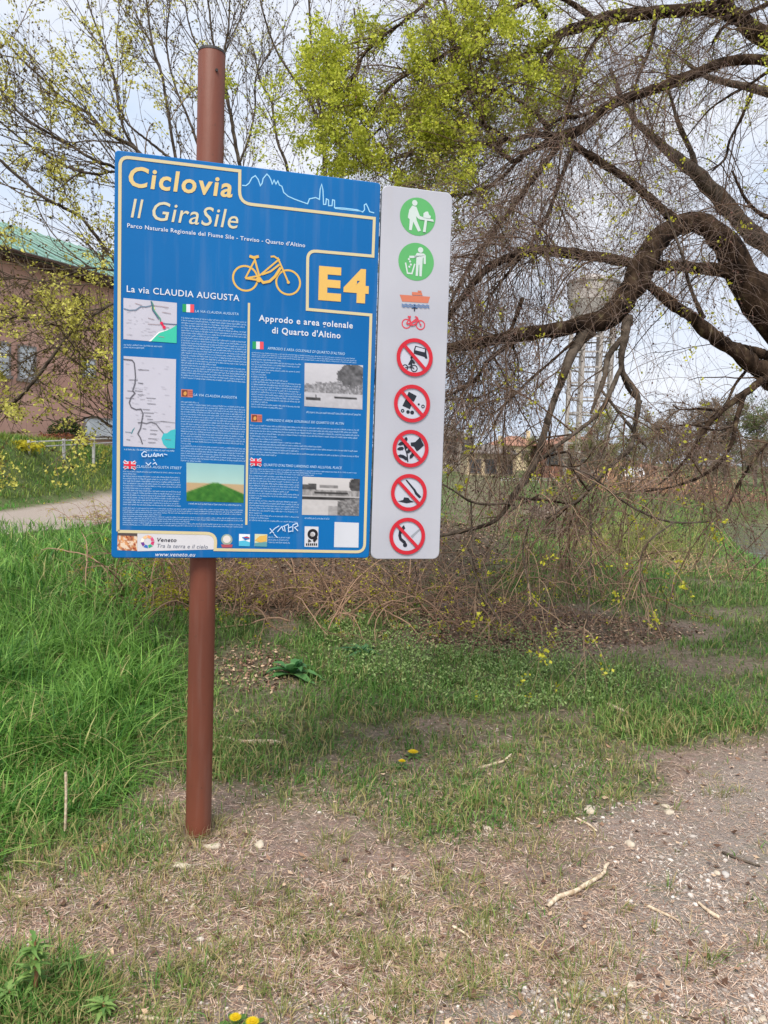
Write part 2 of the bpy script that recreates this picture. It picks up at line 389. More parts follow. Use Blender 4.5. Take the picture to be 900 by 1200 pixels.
# paragraphs of fine print: word by word little glyph strokes
def fine(pr, x0, y0, x1, y1, nl, ragged=.15, col=TXT, slope=.032):
    gh = (y1-y0)/nl; short = 0
    for k in range(nl):
        yy = y0+gh*(k+.75)
        x = x0; xe = x1 if random.random() > ragged else x0+(x1-x0)*random.uniform(.15, .8)
        while x < xe-1.5:
            wl = random.choice([1, 2, 2, 3, 4, 5, 6, 7, 8, 9])*.62
            wl = min(wl, xe-x)
            g = x
            while g < x+wl-.3:
                sl = slope*(g-x0); h = gh*(.44 if random.random() > .25 else .6)
                a = B(g, yy+sl); b_ = B(g+.42, yy+sl-h)
                kind = random.random()
                t = (b_[0]-a[0])*.42
                pr.rect(a[0], a[1], a[0]+t, b_[1], col)
                zq = a[1]+(b_[1]-a[1])*random.choice([0, .4, .72])
                pr.rect(a[0]+t, zq, a[0]+t*2.6, zq+(b_[1]-a[1])*.27, col)
                g += .62
            x += wl+.62
pr = Print()
fine(pr, 212.5, 371, 288.5, 444, 25, .12, slope=.07); fine(pr, 212, 469.5, 287.5, 541, 25, .12, slope=.05)
fine(pr, 144.3, 551, 212, 592.5, 15, .15, slope=.03); fine(pr, 144, 594, 285, 616, 9, .25, slope=.02)
fine(pr, 295, 412, 418, 419, 3, .4, slope=.06); fine(pr, 294.5, 419.5, 353, 478, 20, .25, slope=.06)
fine(pr, 293, 497, 420.5, 534, 12, .35, slope=.045); fine(pr, 293, 548, 418, 555.5, 3, .4, slope=.04)
fine(pr, 292, 556, 350.5, 611, 19, .25, slope=.04)
fine(pr, 145, 402.5, 192, 408.5, 2, .6, slope=.05); fine(pr, 145.5, 525, 205, 528.5, 1, .0, slope=.03)
fine(pr, 359, 481, 423, 485, 1, 0, slope=.05); fine(pr, 357, 605.5, 388, 609, 1, 0, slope=.03)
fine(pr, 221, 588.5, 285, 592, 1, 0, slope=.03); fine(pr, 314.5, 628, 340, 637, 3, .5, slope=.03)
pr.build('small_print', blue)
lettering([('www.veneto.eu', z2(258, 1140), z2(470, 1142), 3.6, WHT, .01, .25)], 'web_address', blue)

def maprect(pr, x0, y0, x1, y1, x2, y2, x3, y3, col, y=.0008):
    pr.poly([B(x0, y0), B(x1, y1), B(x2, y2), B(x3, y3)], col, y)
m1 = lambda x, y: B(140+x/6, 345+y/6)
MC = S(188, 188, 200)
pr = Print(); pr.poly([m1(28, 25), m1(404, 60), m1(402, 343), m1(28, 315)], MC)
pr.poly([m1(222, 330), m1(245, 305), m1(280, 270), m1(340, 250), m1(365, 240), m1(403, 215), m1(402, 343)], S(60, 190, 160), .0016)
pr.poly([m1(205, 330), m1(240, 300), m1(275, 265), m1(345, 246), m1(340, 252), m1(280, 272), m1(245, 307), m1(222, 330)], S(238, 240, 240), .0016)
pr.line([m1(30, 100), m1(70, 112), m1(115, 110), m1(150, 85), m1(185, 88), m1(220, 80), m1(245, 82)], .004, S(110, 130, 150), .0024)
pr.line([m1(222, 48), m1(235, 70), m1(240, 110), m1(262, 140), m1(285, 170), m1(292, 200)], .005, S(80, 140, 120), .0024)
pr.line([m1(222, 50), m1(228, 80), m1(232, 110), m1(258, 148), m1(275, 175)], .003, S(70, 90, 130), .0032)
pr.line([m1(230, 75), m1(240, 108)], .012, S(222, 222, 150), .002)
pr.line([m1(292, 200), m1(316, 232)], .007, S(214, 50, 80), .0032); pr.disc(*m1(296, 203), .0055, S(214, 40, 80), .004); pr.disc(*m1(314, 232), .006, S(214, 40, 80), .004)
pr.line([m1(296, 205), m1(340, 208), m1(403, 212)], .003, S(70, 90, 120), .0024)
for a, b_ in (((240, 78), (345, 92)), ((300, 125), (360, 135)), ((110, 62), (160, 78)), ((200, 165), (245, 178)), ((200, 208), (285, 213)), ((275, 295), (315, 302)), ((325, 230), (350, 234))):
    pr.line([m1(*a), m1(*b_)], .0022, S(165, 150, 155), .0024)
for k in range(34):
    x_, y_ = random.uniform(40, 330), random.uniform(70, 300)
    if x_+y_*.9 > 480: continue
    pr.line([m1(x_, y_), m1(x_+random.uniform(8, 34), y_+3)], .0012, S(170, 170, 180), .0024)
pr.build('region_map', blue)
m2 = lambda x, y: B(*z2(x, y))
pr = Print(); pr.poly([m2(90, 78), m2(368, 95), m2(362, 570), m2(88, 556)], MC)
pr.poly([m2(366, 466), m2(340, 472), m2(320, 488), m2(302, 488), m2(290, 515), m2(300, 545), m2(322, 567), m2(362, 569)], S(62, 178, 186), .0016)
pr.line([m2(90, 95), m2(135, 100), m2(146, 115), m2(150, 150), m2(153, 190), m2(150, 225), m2(138, 262), m2(150, 275), m2(128, 300), m2(120, 325), m2(130, 350), m2(155, 362), m2(182, 360), m2(193, 385), m2(185, 430), m2(180, 460), m2(165, 490), m2(178, 510), m2(190, 545)], .0042, S(96, 96, 104), .0024)
pr.line([m2(165, 432), m2(185, 430), m2(210, 436), m2(235, 428), m2(262, 438), m2(280, 462), m2(302, 488)], .0035, S(110, 110, 118), .0024)
pr.line([m2(235, 428), m2(300, 424), m2(362, 432)], .0018, S(140, 140, 145), .0024)
pr.poly([m2(152, 455), m2(140, 475), m2(133, 493), m2(130, 488), m2(138, 468)], S(50, 130, 140), .0016)
pr.line([m2(98, 480), m2(130, 484)], .002, S(90, 120, 140), .0024)
for (x, y, l_) in ((165, 150, 60), (120, 203, 45), (165, 220, 30), (110, 262, 30), (150, 262, 40), (165, 282, 30), (100, 300, 45), (210, 300, 50), (215, 330, 45), (190, 360, 40), (195, 378, 55), (205, 395, 30), (215, 412, 30), (290, 424, 28), (190, 462, 20), (230, 470, 40), (230, 490, 35), (105, 520, 20), (220, 515, 45), (220, 535, 40), (310, 520, 30), (175, 148, 15), (175, 222, 15)):
    pr.line([m2(x, y), m2(x+l_, y+3)], .0022, S(128, 128, 136), .0024)
for k in range(60):
    x_, y_ = random.uniform(96, 330), random.uniform(110, 540)
    if y_ > 460 and x_ > 270: continue
    pr.line([m2(x_, y_), m2(x_+random.uniform(8, 26), y_+2)], .0012, S(172, 172, 182), .0024)
pr.build('route_map', blue)
def flag(pr, x, y, w_, h, kind):
    f = lambda a, b_: B(x+w_*a, y+h*b_+w_*a*.05)
    if kind == 'it':
        for k, c in enumerate((S(40, 150, 90), WHT, S(220, 80, 90))): pr.poly([f(k/3, 0), f((k+1)/3, 0), f((k+1)/3, 1), f(k/3, 1)], c)
    elif kind == 've':
        pr.poly([f(0, 0), f(1, 0), f(1, 1), f(0, 1)], S(196, 120, 100)); pr.poly([f(.08, .1), f(.55, .1), f(.55, .9), f(.08, .9)], S(120, 60, 45), .0016)
        pr.poly([f(.2, .6), f(.25, .35), f(.42, .25), f(.5, .5), f(.42, .8), f(.25, .8)], S(205, 150, 80), .0024)
        for t in (.15, .4, .65): pr.poly([f(.62, t), f(.98, t), f(.98, t+.12), f(.62, t+.12)], S(180, 85, 75), .0016)
    else:
        pr.poly([f(0, 0), f(1, 0), f(1, 1), f(0, 1)], S(44, 62, 140))
        pr.line([f(0, 0), f(1, 1)], .011, WHT, .0016); pr.line([f(0, 1), f(1, 0)], .011, WHT, .0020)
        pr.line([f(0.02, 0.02), f(.98, .98)], .004, S(214, 50, 70), .0024); pr.line([f(.02, .98), f(.98, .02)], .004, S(214, 50, 70), .0028)
        pr.line([f(.5, 0), f(.5, 1)], .015, WHT, .0032); pr.line([f(0, .5), f(1, .5)], .013, WHT, .0036)
        pr.line([f(.5, 0), f(.5, 1)], .009, S(214, 45, 65), .0040); pr.line([f(0, .5), f(1, .5)], .008, S(214, 45, 65), .0044)
for x, y, w_, h, kd in ((213.8, 356.2, 13.6, 9.4, 'it'), (295.8, 400, 13, 8.8, 'it'), (212.2, 456, 13.6, 9, 've'), (294.2, 485.3, 12.8, 8.8, 've'), (145.2, 540.2, 13.8, 8.8, 'uk'), (293.5, 537.2, 12.6, 8.2, 'uk')):
    pr = Print(); flag(pr, x, y, w_, h, kd); pr.build('flag', blue)

# photographs printed on the board, as little coloured cells
def vnoise(x, y, seed=0, oct=4):
    r_ = np.zeros_like(x, dtype=float); amp = 1; tot = 0
    for o_ in range(oct):
        g = np.random.default_rng(seed*31+o_).random((257, 257))
        xi = np.floor(x).astype(int); yi = np.floor(y).astype(int); fx = x-xi; fy = y-yi
        fx = fx*fx*(3-2*fx); fy = fy*fy*(3-2*fy); xi %= 256; yi %= 256
        r_ += amp*((g[xi, yi]*(1-fx)+g[xi+1, yi]*fx)*(1-fy)+(g[xi, yi+1]*(1-fx)+g[xi+1, yi+1]*fx)*fy)
        tot += amp; amp *= .5; x = x*2.03+17; y = y*2.03+9
    return r_/tot
def sstep(a, b_, x): t = np.clip((x-a)/(b_-a), 0, 1); return t*t*(3-2*t)
def picture(name, parent, corners, nx, ny, fn, y=.0008, border=True):
    c = [np.array(B(*k)) for k in corners]       # tl, tr, br, bl
    X, Y = np.meshgrid(np.arange(nx+1)/nx, np.arange(ny+1)/ny)
    p = (c[0][None, None]*(1-X[..., None])+c[1][None, None]*X[..., None])*(1-Y[..., None])+(c[3][None, None]*(1-X[..., None])+c[2][None, None]*X[..., None])*Y[..., None]
    V = np.stack([p[..., 0], np.full_like(X, -y), p[..., 1]], -1).reshape(-1, 3)
    i = np.arange(nx*ny); a = (i//nx)*(nx+1)+i % nx
    Fc = np.stack([a, a+nx+1, a+nx+2, a+1], 1)
    col = fn(X.ravel(), Y.ravel())*.92
    lin = np.where(col <= 10.3, col/255/12.92, ((col/255+.055)/1.055)**2.4)
    return link(name, mesh(name, V, Fc, M_print, col=lin), parent)
def mixc(a, b_, t): return np.array(a)[None]*(1-t[:, None])+np.array(b_)[None]*t[:, None] if not isinstance(a, np.ndarray) or a.ndim == 1 else a*(1-t[:, None])+np.array(b_)[None]*t[:, None]
def ph_field(x, y):
    n_ = vnoise(x*14, y*10, 1); col = mixc((150, 200, 205), (178, 214, 205), y/.5)
    hz = sstep(.5, .53, y+.01*n_); col = col*(1-hz[:, None])+np.array([196, 170, 130])[None]*hz[:, None]
    e = .5+np.abs(x-.5)*.62; g = sstep(-.02, .02, y-np.where(np.abs(x-.5) < .04, .5, e*.96-.01)*1)
    gc = mixc((52, 120, 44), (92, 160, 62), np.clip(n_*1.4-.3, 0, 1)); s_ = .9+.12*0.3*np.sin((x-.5)/(y-.42+1e-3)*22)
    col = col*(1-g[:, None])+gc*s_[:, None]*g[:, None]
    return np.clip(col, 5, 240)
def ph_boat(x, y):
    n_ = vnoise(x*18, y*14, 2); v = 205-20*y+10*n_
    tr = ((x-.8)/.24)**2+((y-.24)/.27)**2 < 1+.6*(n_-.5)*2; v = np.where(tr, 55+90*n_, v)
    bk = (y > .48-.16*x+.12*(n_-.5)) & (y < .66); v = np.where(bk & ~tr, 70+150*vnoise(x*40, y*30, 3), v)
    wt = y > .7; v = np.where(wt, 180+30*n_-20*(y-.7), v)
    bt = (np.abs(y-.76) < .028) & (x > .5) & (x < .9) | (np.abs(y-.82) < .03) & (x > .03) & (x < .27) | (np.abs(x-.2) < .01) & (y > .72) & (y < .82); v = np.where(bt, 40+60*n_, v)
    v = np.clip(v, 30, 225); return np.stack([v, v*1.0, v*1.03], 1)
def ph_bridge(x, y):
    n_ = vnoise(x*16, y*14, 5); v = 205+20*(.3-y)
    tr = (y > .28-.1*np.sin(x*3+1)*(x < .25)) & (y < .42) & (x < .24) | (((x-.95)/.14)**2+((y-.17)/.2)**2 < 1); v = np.where(tr, 40+70*n_, v)
    v = np.where((y > .34) & (y < .5), 90+120*vnoise(x*30, y*9, 6), v)
    v = np.where((np.abs(y-.4) < .03) & (x > .2) & (x < .8), 60, v); v = np.where((np.abs(y-.24) < .03) & (x > .3) & (x < .62), 110+60*n_, v)
    v = np.where((y > .5) & (y < .58), 35+40*n_, v); v = np.where(y > .58, 190+20*n_-60*((y > .75) & (x > .45))*vnoise(x*20, y*20, 8), v)
    bk = (x > .62) & (y > .5+.3*(1-x)); v = np.where(bk, 60+130*vnoise(x*34, y*26, 7), v)
    v = np.clip(v, 25, 225); return np.stack([v*1.01, v, v], 1)
picture('field_photo', blue, [z2(423, 643), z2(729, 657), z2(726, 857), z2(423, 848)], 44, 32, ph_field)
picture('boat_photo', blue, [z3(303, 257), z3(572, 268), z3(569, 472), z3(301, 456)], 56, 44, ph_boat)
picture('bridge_photo', blue, [z3(294, 781), z3(558, 792), z3(553, 962), z3(290, 957)], 56, 38, ph_bridge)
def ph_food(x, y):
    n_ = vnoise(x*7, y*6, 11, 2); m_ = vnoise(x*9+4, y*8, 12, 2); col = mixc((150, 90, 70), (236, 170, 110), np.clip(n_*1.8-.4, 0, 1))
    col = np.where((m_ > .62)[:, None], np.array([238, 215, 190])[None], col); col = np.where((m_ < .33)[:, None], np.array([150, 40, 40])[None], col)
    return np.where((y < .2)[:, None], np.array([90, 80, 80])[None], col).astype(float)
picture('food_photo', blue, [z2(58, 1012), z2(163, 1016), z2(161, 1112), z2(56, 1108)], 22, 18, ph_food)
# sponsor strip
pr = Print(); pts = [z2(163, 1016), z2(530, 1022), z2(560, 1032), z2(574, 1050), z2(577, 1104), z2(162, 1114)]
pr.poly([B(*p_) for p_ in pts], S(204, 204, 208))
cx, cz = B(*z2(217, 1063)); wc = [(214, 80, 120), (236, 160, 110), (232, 190, 140), (250, 235, 220), (110, 60, 140), (50, 110, 190), (50, 160, 120), (200, 60, 110)]
for k in range(8):
    a = R(45*k+10); b_ = R(45*k+48); r0_, r1_ = .0135, .0255
    pr.poly([(cx+r0_*math.cos(a), cz+r0_*math.sin(a)), (cx+r1_*math.cos(a), cz+r1_*math.sin(a)), (cx+r1_*math.cos(b_), cz+r1_*math.sin(b_)), (cx+r0_*1.1*math.cos(b_), cz+r0_*1.1*math.sin(b_))], S(*wc[k]), .0016)
pr.build('sponsor_strip', blue)
lettering([('Veneto', z2(268, 1062), z2(370, 1064), 4.6, S(60, 60, 70), .015, .25), ('Tra la terra e il cielo', z2(268, 1094), z2(536, 1100), 4.8, S(110, 115, 130), 0, .25)], 'sponsor_lettering', blue, .0020)
# logos
pr = Print(); f = lambda x, y: B(*z2(x, y))
pr.disc(*f(637, 1052), .0215, S(150, 165, 150)); pr.disc(*f(637, 1050), .015, S(216, 210, 205), .0016); pr.poly([f(606, 1078), f(668, 1078), f(664, 1094), f(612, 1094)], S(170, 80, 90), .0016)
pr.build('coat_of_arms', blue)
pr = Print(); pr.poly([f(702, 1022), f(760, 1024), f(759, 1088), f(701, 1086)], S(225, 230, 236)); pr.poly([f(716, 1040), f(745, 1034), f(758, 1048), f(735, 1056)], S(30, 110, 180), .0016); pr.poly([f(702, 1060), f(730, 1056), f(759, 1066), f(759, 1088), f(701, 1086)], S(80, 180, 210), .0016)
pr.line([f(730, 1040), f(757, 1042)], .004, S(190, 50, 60), .0024); pr.build('park_logo', blue)
pr = Print(); f = lambda x, y: B(*z3(x, y))
pr.poly([f(73, 1045), f(131, 1047), f(129, 1104), f(72, 1102)], S(205, 205, 170)); pr.poly([f(73, 1075), f(95, 1055), f(128, 1050), f(128, 1078), f(100, 1085)], S(215, 175, 90), .0016); pr.poly([f(73, 1086), f(129, 1082), f(129, 1104), f(73, 1102)], S(90, 150, 160), .0016)
pr.build('area_logo', blue)
pr = Print(); pr.poly([f(303, 1010), f(367, 1012), f(365, 1106), f(302, 1104)], S(202, 204, 210))
c = f(340, 1046); pr.ring(c[0], c[1], .010, .021, S(30, 30, 35), .0016); pr.disc(c[0]-.003, c[1]-.004, .0085, S(170, 168, 168), .0016); pr.poly([f(355, 1050), f(362, 1066), f(348, 1084), f(340, 1076)], S(30, 30, 35), .0024)
pr.poly([f(320, 1068), f(335, 1078), f(318, 1084)], S(60, 60, 60), .0024)
for k in range(6): pr.poly([f(309+k*9, 1088), f(315+k*9, 1088), f(315+k*9, 1099), f(309+k*9, 1099)], S(40, 40, 46), .0016)
pr.build('portrait_sticker', blue)
pr = Print(); pr.poly([f(441, 990), f(553, 994), f(551, 1108), f(438, 1106)], S(200, 204, 212)); pr.build('white_sticker', blue)
# felt pen scribbles
def scrib(pr, pts, off, sc_, w_=.0032, col=S(200, 220, 240)): pr.line([f0(off[0]+x*sc_, off[1]+y*sc_) for x, y in pts], w_, col, .0048)
f0 = lambda x, y: B(x, y); pr = Print()
for L_ in ([(6, 1), (3, 0), (0, 3), (1, 6), (5, 6), (6, 4), (4, 4)], [(8, 3), (8, 6), (11, 6), (12, 3)], [(13, 6), (15, 2), (17, 6), (13.5, 5)], [(18, 6), (18, 3), (20, 3), (20.5, 5), (19, 5)], [(22, 6), (22, 4), (24, 3), (25, 6)], [(26, 3), (30, 4)], [(14, 9), (15, 11)], [(5, 13), (8, 16), (11, 13)], [(13, 15), (16, 13), (18, 16)]):
    scrib(pr, L_, (166, 529), 1.0)
pr.build('pen_scribble', blue); pr = Print()
for L_ in ([(0, 8), (5, 14)], [(0, 14), (6, 8), (11, 5)], [(9, 12), (14, 6), (16, 11)], [(17, 5), (18, 12)], [(15, 6), (22, 3)], [(22, 4), (22, 12), (26, 11)], [(21, 8), (26, 6)], [(27, 4), (27, 12)], [(27, 4), (32, 2), (33, 5), (29, 7), (33, 11)], [(5, 15), (9, 19)]):
    scrib(pr, L_, (316, 611), 1.0)
pr.build('pen_scribble', blue)

# ---------------- white panel pictograms
def pict_base(cx, cz, r, kind):
    pr = Print()
    if kind == 'g': pr.disc(cx, cz, r, GREEN, .0008, 44)
    else:
        pr.disc(cx, cz, r*.8, S(190, 194, 206), .0008, 44)
    return pr
def slash(pr, cx, cz, r):
    pr.ring(cx, cz, r*.80, r, RED, .0048, 48)
    a = R(135); b_ = R(-45)
    pr.line([(cx+r*.9*math.cos(a), cz+r*.9*math.sin(a)), (cx+r*.9*math.cos(b_), cz+r*.9*math.sin(b_))], r*.17, RED, .0056)
GR = B(489.6, 254-22.4)[1]-B(489.6, 254)[1]
def loc(cx, cz, r): return lambda x, y: (cx+x*r, cz+y*r)
WP = S(196, 210, 206)
# 1 picnic table
cx, cz = B(489.6, 254); pr = pict_base(cx, cz, GR, 'g'); l_ = loc(cx, cz, GR)
pr.disc(*l_(-.2, .7), GR*.15, WP, .0016)
pr.poly([l_(-.33, .55), l_(-.1, .5), l_(.1, .05), l_(.42, -.02), l_(.42, -.14), l_(.05, -.12), l_(-.1, .0), l_(-.06, -.2), l_(.2, -.72), l_(.04, -.78), l_(-.25, -.3), l_(-.32, -.75), l_(-.47, -.75), l_(-.45, -.2), l_(-.56, -.1), l_(-.5, .3)], WP, .0016)
pr.poly([l_(.1, -.02), l_(.86, -.06), l_(.9, -.18), l_(.1, -.14)], WP, .0024); pr.poly([l_(.38, -.14), l_(.52, -.14), l_(.46, -.78), l_(.3, -.78)], WP, .0032)
pr.poly([l_(.3, -.02), l_(.3, .2), l_(.42, .3), l_(.55, .32), l_(.62, .15), l_(.72, .1), l_(.7, -.04)], WP, .0032); pr.build('picnic_pictogram', white)
# 2 litter bin
cx, cz = B(487.7, 306.8); pr = pict_base(cx, cz, GR, 'g'); l_ = loc(cx, cz, GR)
pr.disc(*l_(.22, .64), GR*.15, WP, .0016)
pr.poly([l_(.02, .47), l_(.42, .47), l_(.52, .38), l_(.54, -.08), l_(.42, -.08), l_(.4, .25), l_(.36, .25), l_(.33, -.75), l_(.2, -.75), l_(.18, -.15), l_(.14, -.15), l_(.12, -.75), l_(-.01, -.75), l_(.0, .25), l_(-.15, .3), l_(-.4, .28), l_(-.4, .16), l_(-.15, .18)], WP, .0016)
pr.line([l_(-.6, -.1), l_(-.47, -.65), l_(-.22, -.65), l_(-.08, -.12)], GR*.08, WP, .0016)
for x, y in ((-.35, -.02), (-.42, .1), (-.3, -.18), (-.38, -.3)): pr.disc(*l_(x, y), GR*.06, WP, .0016, 8)
pr.build('litter_pictogram', white)
# 3 boat + bicycle
zb = lambda x, y: B(430+x*.1916, 210+y*.1916); OR = S(200, 118, 92)
pr = Print(); pr.poly([zb(200, 706), zb(386, 719), zb(374, 758), zb(215, 748)], OR); pr.poly([zb(275, 690), zb(335, 694), zb(340, 712), zb(275, 708)], OR, .0016); pr.poly([zb(310, 681), zb(332, 683), zb(332, 692), zb(310, 690)], OR, .0024)
for k in range(2): pr.line([zb(212+i*13, 765+k*12+(5 if i % 2 else -3)+i*.6) for i in range(14)], .0032, S(80, 120, 170), .0024)
pr.build('boat_pictogram', white)
lettering([('+', (482.2, 366.4), (488.8, 366.6), 9, S(50, 55, 70), .01, 0)], 'plus_mark', white)
pr = Print()
def Z4b(x, y):     # reuse the emblem drawing, mapped onto the small pictogram
    return B(430+(241+(x-443)*(327-241)/(580-443))*.1916, 210+(884+(y-426)*.62)*.1916)
bike(pr, Z4b, S(206, 70, 84), .0042, (Z4b(485, 426)[0]-Z4b(443, 426)[0])*.98); pr.build('bicycle_pictogram', white)
RR = B(485.7, 418.9-22.4)[1]-B(485.7, 418.9)[1]
# 4 no vehicles
cx, cz = B(485.7, 418.9); pr = pict_base(cx, cz, RR, 'r'); l_ = loc(cx, cz, RR)
pr.poly([l_(-.05, .4), l_(.02, .62), l_(.62, .5), l_(.66, .22), l_(.72, -.02), l_(.6, -.02), l_(.55, .06), l_(.1, .16), l_(-.05, .2)], DK, .0016)
pr.poly([l_(.06, .56), l_(.56, .46), l_(.54, .3), l_(.02, .38)], S(190, 194, 206), .0024)
pr.ring(*l_(-.5, -.56), RR*.12, RR*.17, DK, .0016, 18); pr.ring(*l_(.0, -.58), RR*.14, RR*.19, DK, .0016, 18)
pr.disc(*l_(-.17, -.02), RR*.07, DK, .0016, 10); pr.poly([l_(-.2, -.1), l_(-.08, -.12), l_(.05, -.3), l_(-.05, -.34), l_(-.12, -.28), l_(-.1, -.5), l_(-.25, -.6), l_(-.2, -.4), l_(-.35, -.4)], DK, .0024)
pr.line([l_(-.5, -.56), l_(-.2, -.5), l_(0, -.58)], RR*.05, DK, .0032); slash(pr, cx, cz, RR); pr.build('no_vehicles_pictogram', white)
# 5 no dumping
cx, cz = B(482.6, 473); pr = pict_base(cx, cz, RR, 'r'); l_ = loc(cx, cz, RR)
pr.poly([l_(-.2, .62), l_(.25, .42), l_(.1, .1), l_(-.32, .3)], DK, .0016); pr.poly([l_(-.35, .22), l_(.02, .04), l_(-.1, -.3), l_(-.52, -.14)], DK, .0016)
pr.disc(*l_(-.2, -.45), RR*.1, DK, .0016, 10); pr.disc(*l_(.03, -.47), RR*.11, DK, .0016, 10); pr.ring(*l_(-.5, -.4), RR*.04, RR*.1, DK, .0016, 10); pr.ring(*l_(.62, -.12), RR*.05, RR*.1, DK, .0016, 10); pr.disc(*l_(.38, -.02), RR*.06, DK, .0016, 8)
slash(pr, cx, cz, RR); pr.build('no_dumping_pictogram', white)
# 6 no picking plants
cx, cz = B(480.9, 525.7); pr = pict_base(cx, cz, RR, 'r'); l_ = loc(cx, cz, RR)
pr.poly([l_(.0, .32), l_(.25, .36), l_(.5, .62), l_(.75, .2), l_(.52, -.02), l_(.36, -.14), l_(.2, .1), l_(.02, .15)], DK, .0016)
pr.line([l_(-.12, -.72), l_(-.18, -.3), l_(-.4, .3)], RR*.07, DK, .0016)
for (x, y, a) in ((-.52, .25, 20), (-.3, .42, 70), (-.56, -.02, 10), (-.22, .12, 60), (-.5, -.42, -10), (-.08, -.12, 50), (.08, -.38, 55), (-.3, -.5, -30)):
    ca, sa = math.cos(R(a)), math.sin(R(a))
    pr.poly([l_(x+ca*dx-sa*dy, y+sa*dx+ca*dy) for dx, dy in ((-.2, 0), (-.06, .09), (.14, .08), (.2, 0), (.12, -.09), (-.08, -.08))], DK, .0024)
slash(pr, cx, cz, RR); pr.build('no_picking_pictogram', white)
# 7 no hunting
cx, cz = B(478.9, 577.2); pr = pict_base(cx, cz, RR, 'r'); l_ = loc(cx, cz, RR)
pr.poly([l_(-.2, .66), l_(-.14, .7), l_(.36, .18), l_(.46, .02), l_(.72, -.22), l_(.6, -.3), l_(.36, -.08), l_(.26, .12)], DK, .0016)
pr.poly([l_(-.6, -.48), l_(-.3, -.4), l_(-.25, -.26), l_(.0, -.28), l_(.08, -.4), l_(.32, -.5), l_(-.1, -.58)], DK, .0016)
slash(pr, cx, cz, RR); pr.build('no_hunting_pictogram', white)
# 8 no fires
cx, cz = B(477, 628.2); pr = pict_base(cx, cz, RR, 'r'); l_ = loc(cx, cz, RR)
pr.poly([l_(-.2, .6), l_(-.12, .42), l_(-.22, .3), l_(-.34, .1), l_(-.3, -.1), l_(-.06, -.3), l_(-.02, -.5), l_(-.14, -.58), l_(-.2, -.4), l_(-.42, -.22), l_(-.5, .02), l_(-.46, .3), l_(-.36, .36), l_(-.3, .5)], DK, .0016)
pr.disc(*l_(-.1, -.48), RR*.12, DK, .0020, 10); pr.poly([l_(.2, .0), l_(.68, .42), l_(.74, .36), l_(.3, -.1)], S(150, 156, 165), .0016)
slash(pr, cx, cz, RR); pr.build('no_fires_pictogram', white)

# ============================================================ terrain
_uvc = {}
def ground_uv(x, y):         # the survey grid the patches of ground cover were noted on
    k = (id(x), len(x), float(x[0]), float(x[-1]))
    if k not in _uvc: _uvc.clear(); _uvc[k] = proj(np.stack([x, y, np.zeros_like(x)], 1))
    return _uvc[k]
def blob(x, y, px, py, rx, ry, soft=.35):
    u, v = ground_uv(x, y); d = np.sqrt(((u-px)/rx)**2+((v-py)/ry)**2)
    return 1-sstep(1-soft, 1+soft, d)
def blobs(x, y, lst):
    r_ = np.zeros_like(x)
    for b_ in lst: r_ = np.maximum(r_, blob(x, y, *b_[:4])*b_[4])
    return r_
RIV = lambda x, y: sstep(0, 2.0, x-(6.4+(y-14)*.36))*sstep(12.2, 16.0, y)*(1-sstep(33, 38, y))
def path_mask(x, y):
    yy = np.array([-30, 6, 12, 15, 19, 28, 40, 60, 120.]); L_ = np.array([-40, -16, -10.8, -9.8, -9.4, -9.9, -9, -6, 4.]); R_ = np.array([-30, -11, -7.6, -6.2, -5.6, -5.2, -4.4, -1.6, 9.])
    l_ = np.interp(y, yy, L_); r_ = np.interp(y, yy, R_); w_ = .35*(vnoise(x*1.1+50, y*1.1+50, 61)-.5)
    return sstep(-.25, .25, x-l_+w_)*sstep(-.25, .25, r_-x+w_)*sstep(4, 8, y)
def height(x, y):
    z = -.04*np.exp(-(((x+.7)/3)**2+((y-3.)/3)**2)) + .05*(vnoise(x*.55+90, y*.55+90, 41)-.5) + .022*(vnoise(x*3.1+90, y*3.1+90, 42)-.5)
    z += .90*np.exp(-(((x+.5)/3.0)**2+((y-10.2)/2.3)**2)) + .18*np.exp(-(((x+3.6)/1.9)**2+((y-6.6)/2.2)**2))
    p = path_mask(x, y)
    bank = sstep(0, 2.2, -10.0-x+.06*(y-19))*sstep(8, 14, y)
    z += 1.85*bank*(1-.40*sstep(24, 46, y)) + .12*bank*(vnoise(x*.8+70, y*.8+70, 43)-.5)
    z -= 1.7*RIV(x, y); z -= .05*p
    z += .012*np.maximum(0, y-40)
    return z
LUSH = [(60, 640, 170, 34, 1), (200, 720, 40, 50, .5), (60, 690, 165, 80, 1), (50, 800, 165, 110, 1), (40, 905, 120, 60, 1), (-200, 800, 260, 240, 1), (120, 650, 90, 34, .9), (-60, 1000, 80, 40, .7)]
GREENB = [(300, 850, 110, 60, .7), (460, 775, 180, 38, .85), (560, 800, 160, 40, .8), (700, 800, 110, 30, .9), (800, 845, 110, 28, 1), (600, 865, 170, 34, .55), (430, 735, 90, 22, .9), (420, 810, 90, 40, .75), (250, 770, 70, 60, .8), (235, 850, 60, 60, .75),
          (700, 690, 300, 40, 1), (640, 640, 320, 40, 1), (900, 660, 300, 50, 1), (150, 965, 100, 35, .6), (40, 1150, 80, 55, .95), (860, 1000, 50, 12, .3), (300, 620, 800, 20, 1), (850, 720, 160, 50, .85), (880, 800, 120, 50, .7), (210, 780, 70, 110, .9), (640, 690, 60, 40, .8),  (-100, 900, 240, 120, 1), (380, 880, 120, 40, .5), (120, 1000, 110, 20, .4), (90, 1060, 60, 16, .2), (480, 930, 200, 55, .55), (680, 915, 110, 40, .55), (420, 1050, 200, 60, .22), (640, 1030, 120, 60, .2), (1050, 900, 120, 50, .7), (200, 1130, 60, 16, .5), (20, 960, 90, 30, .9)]
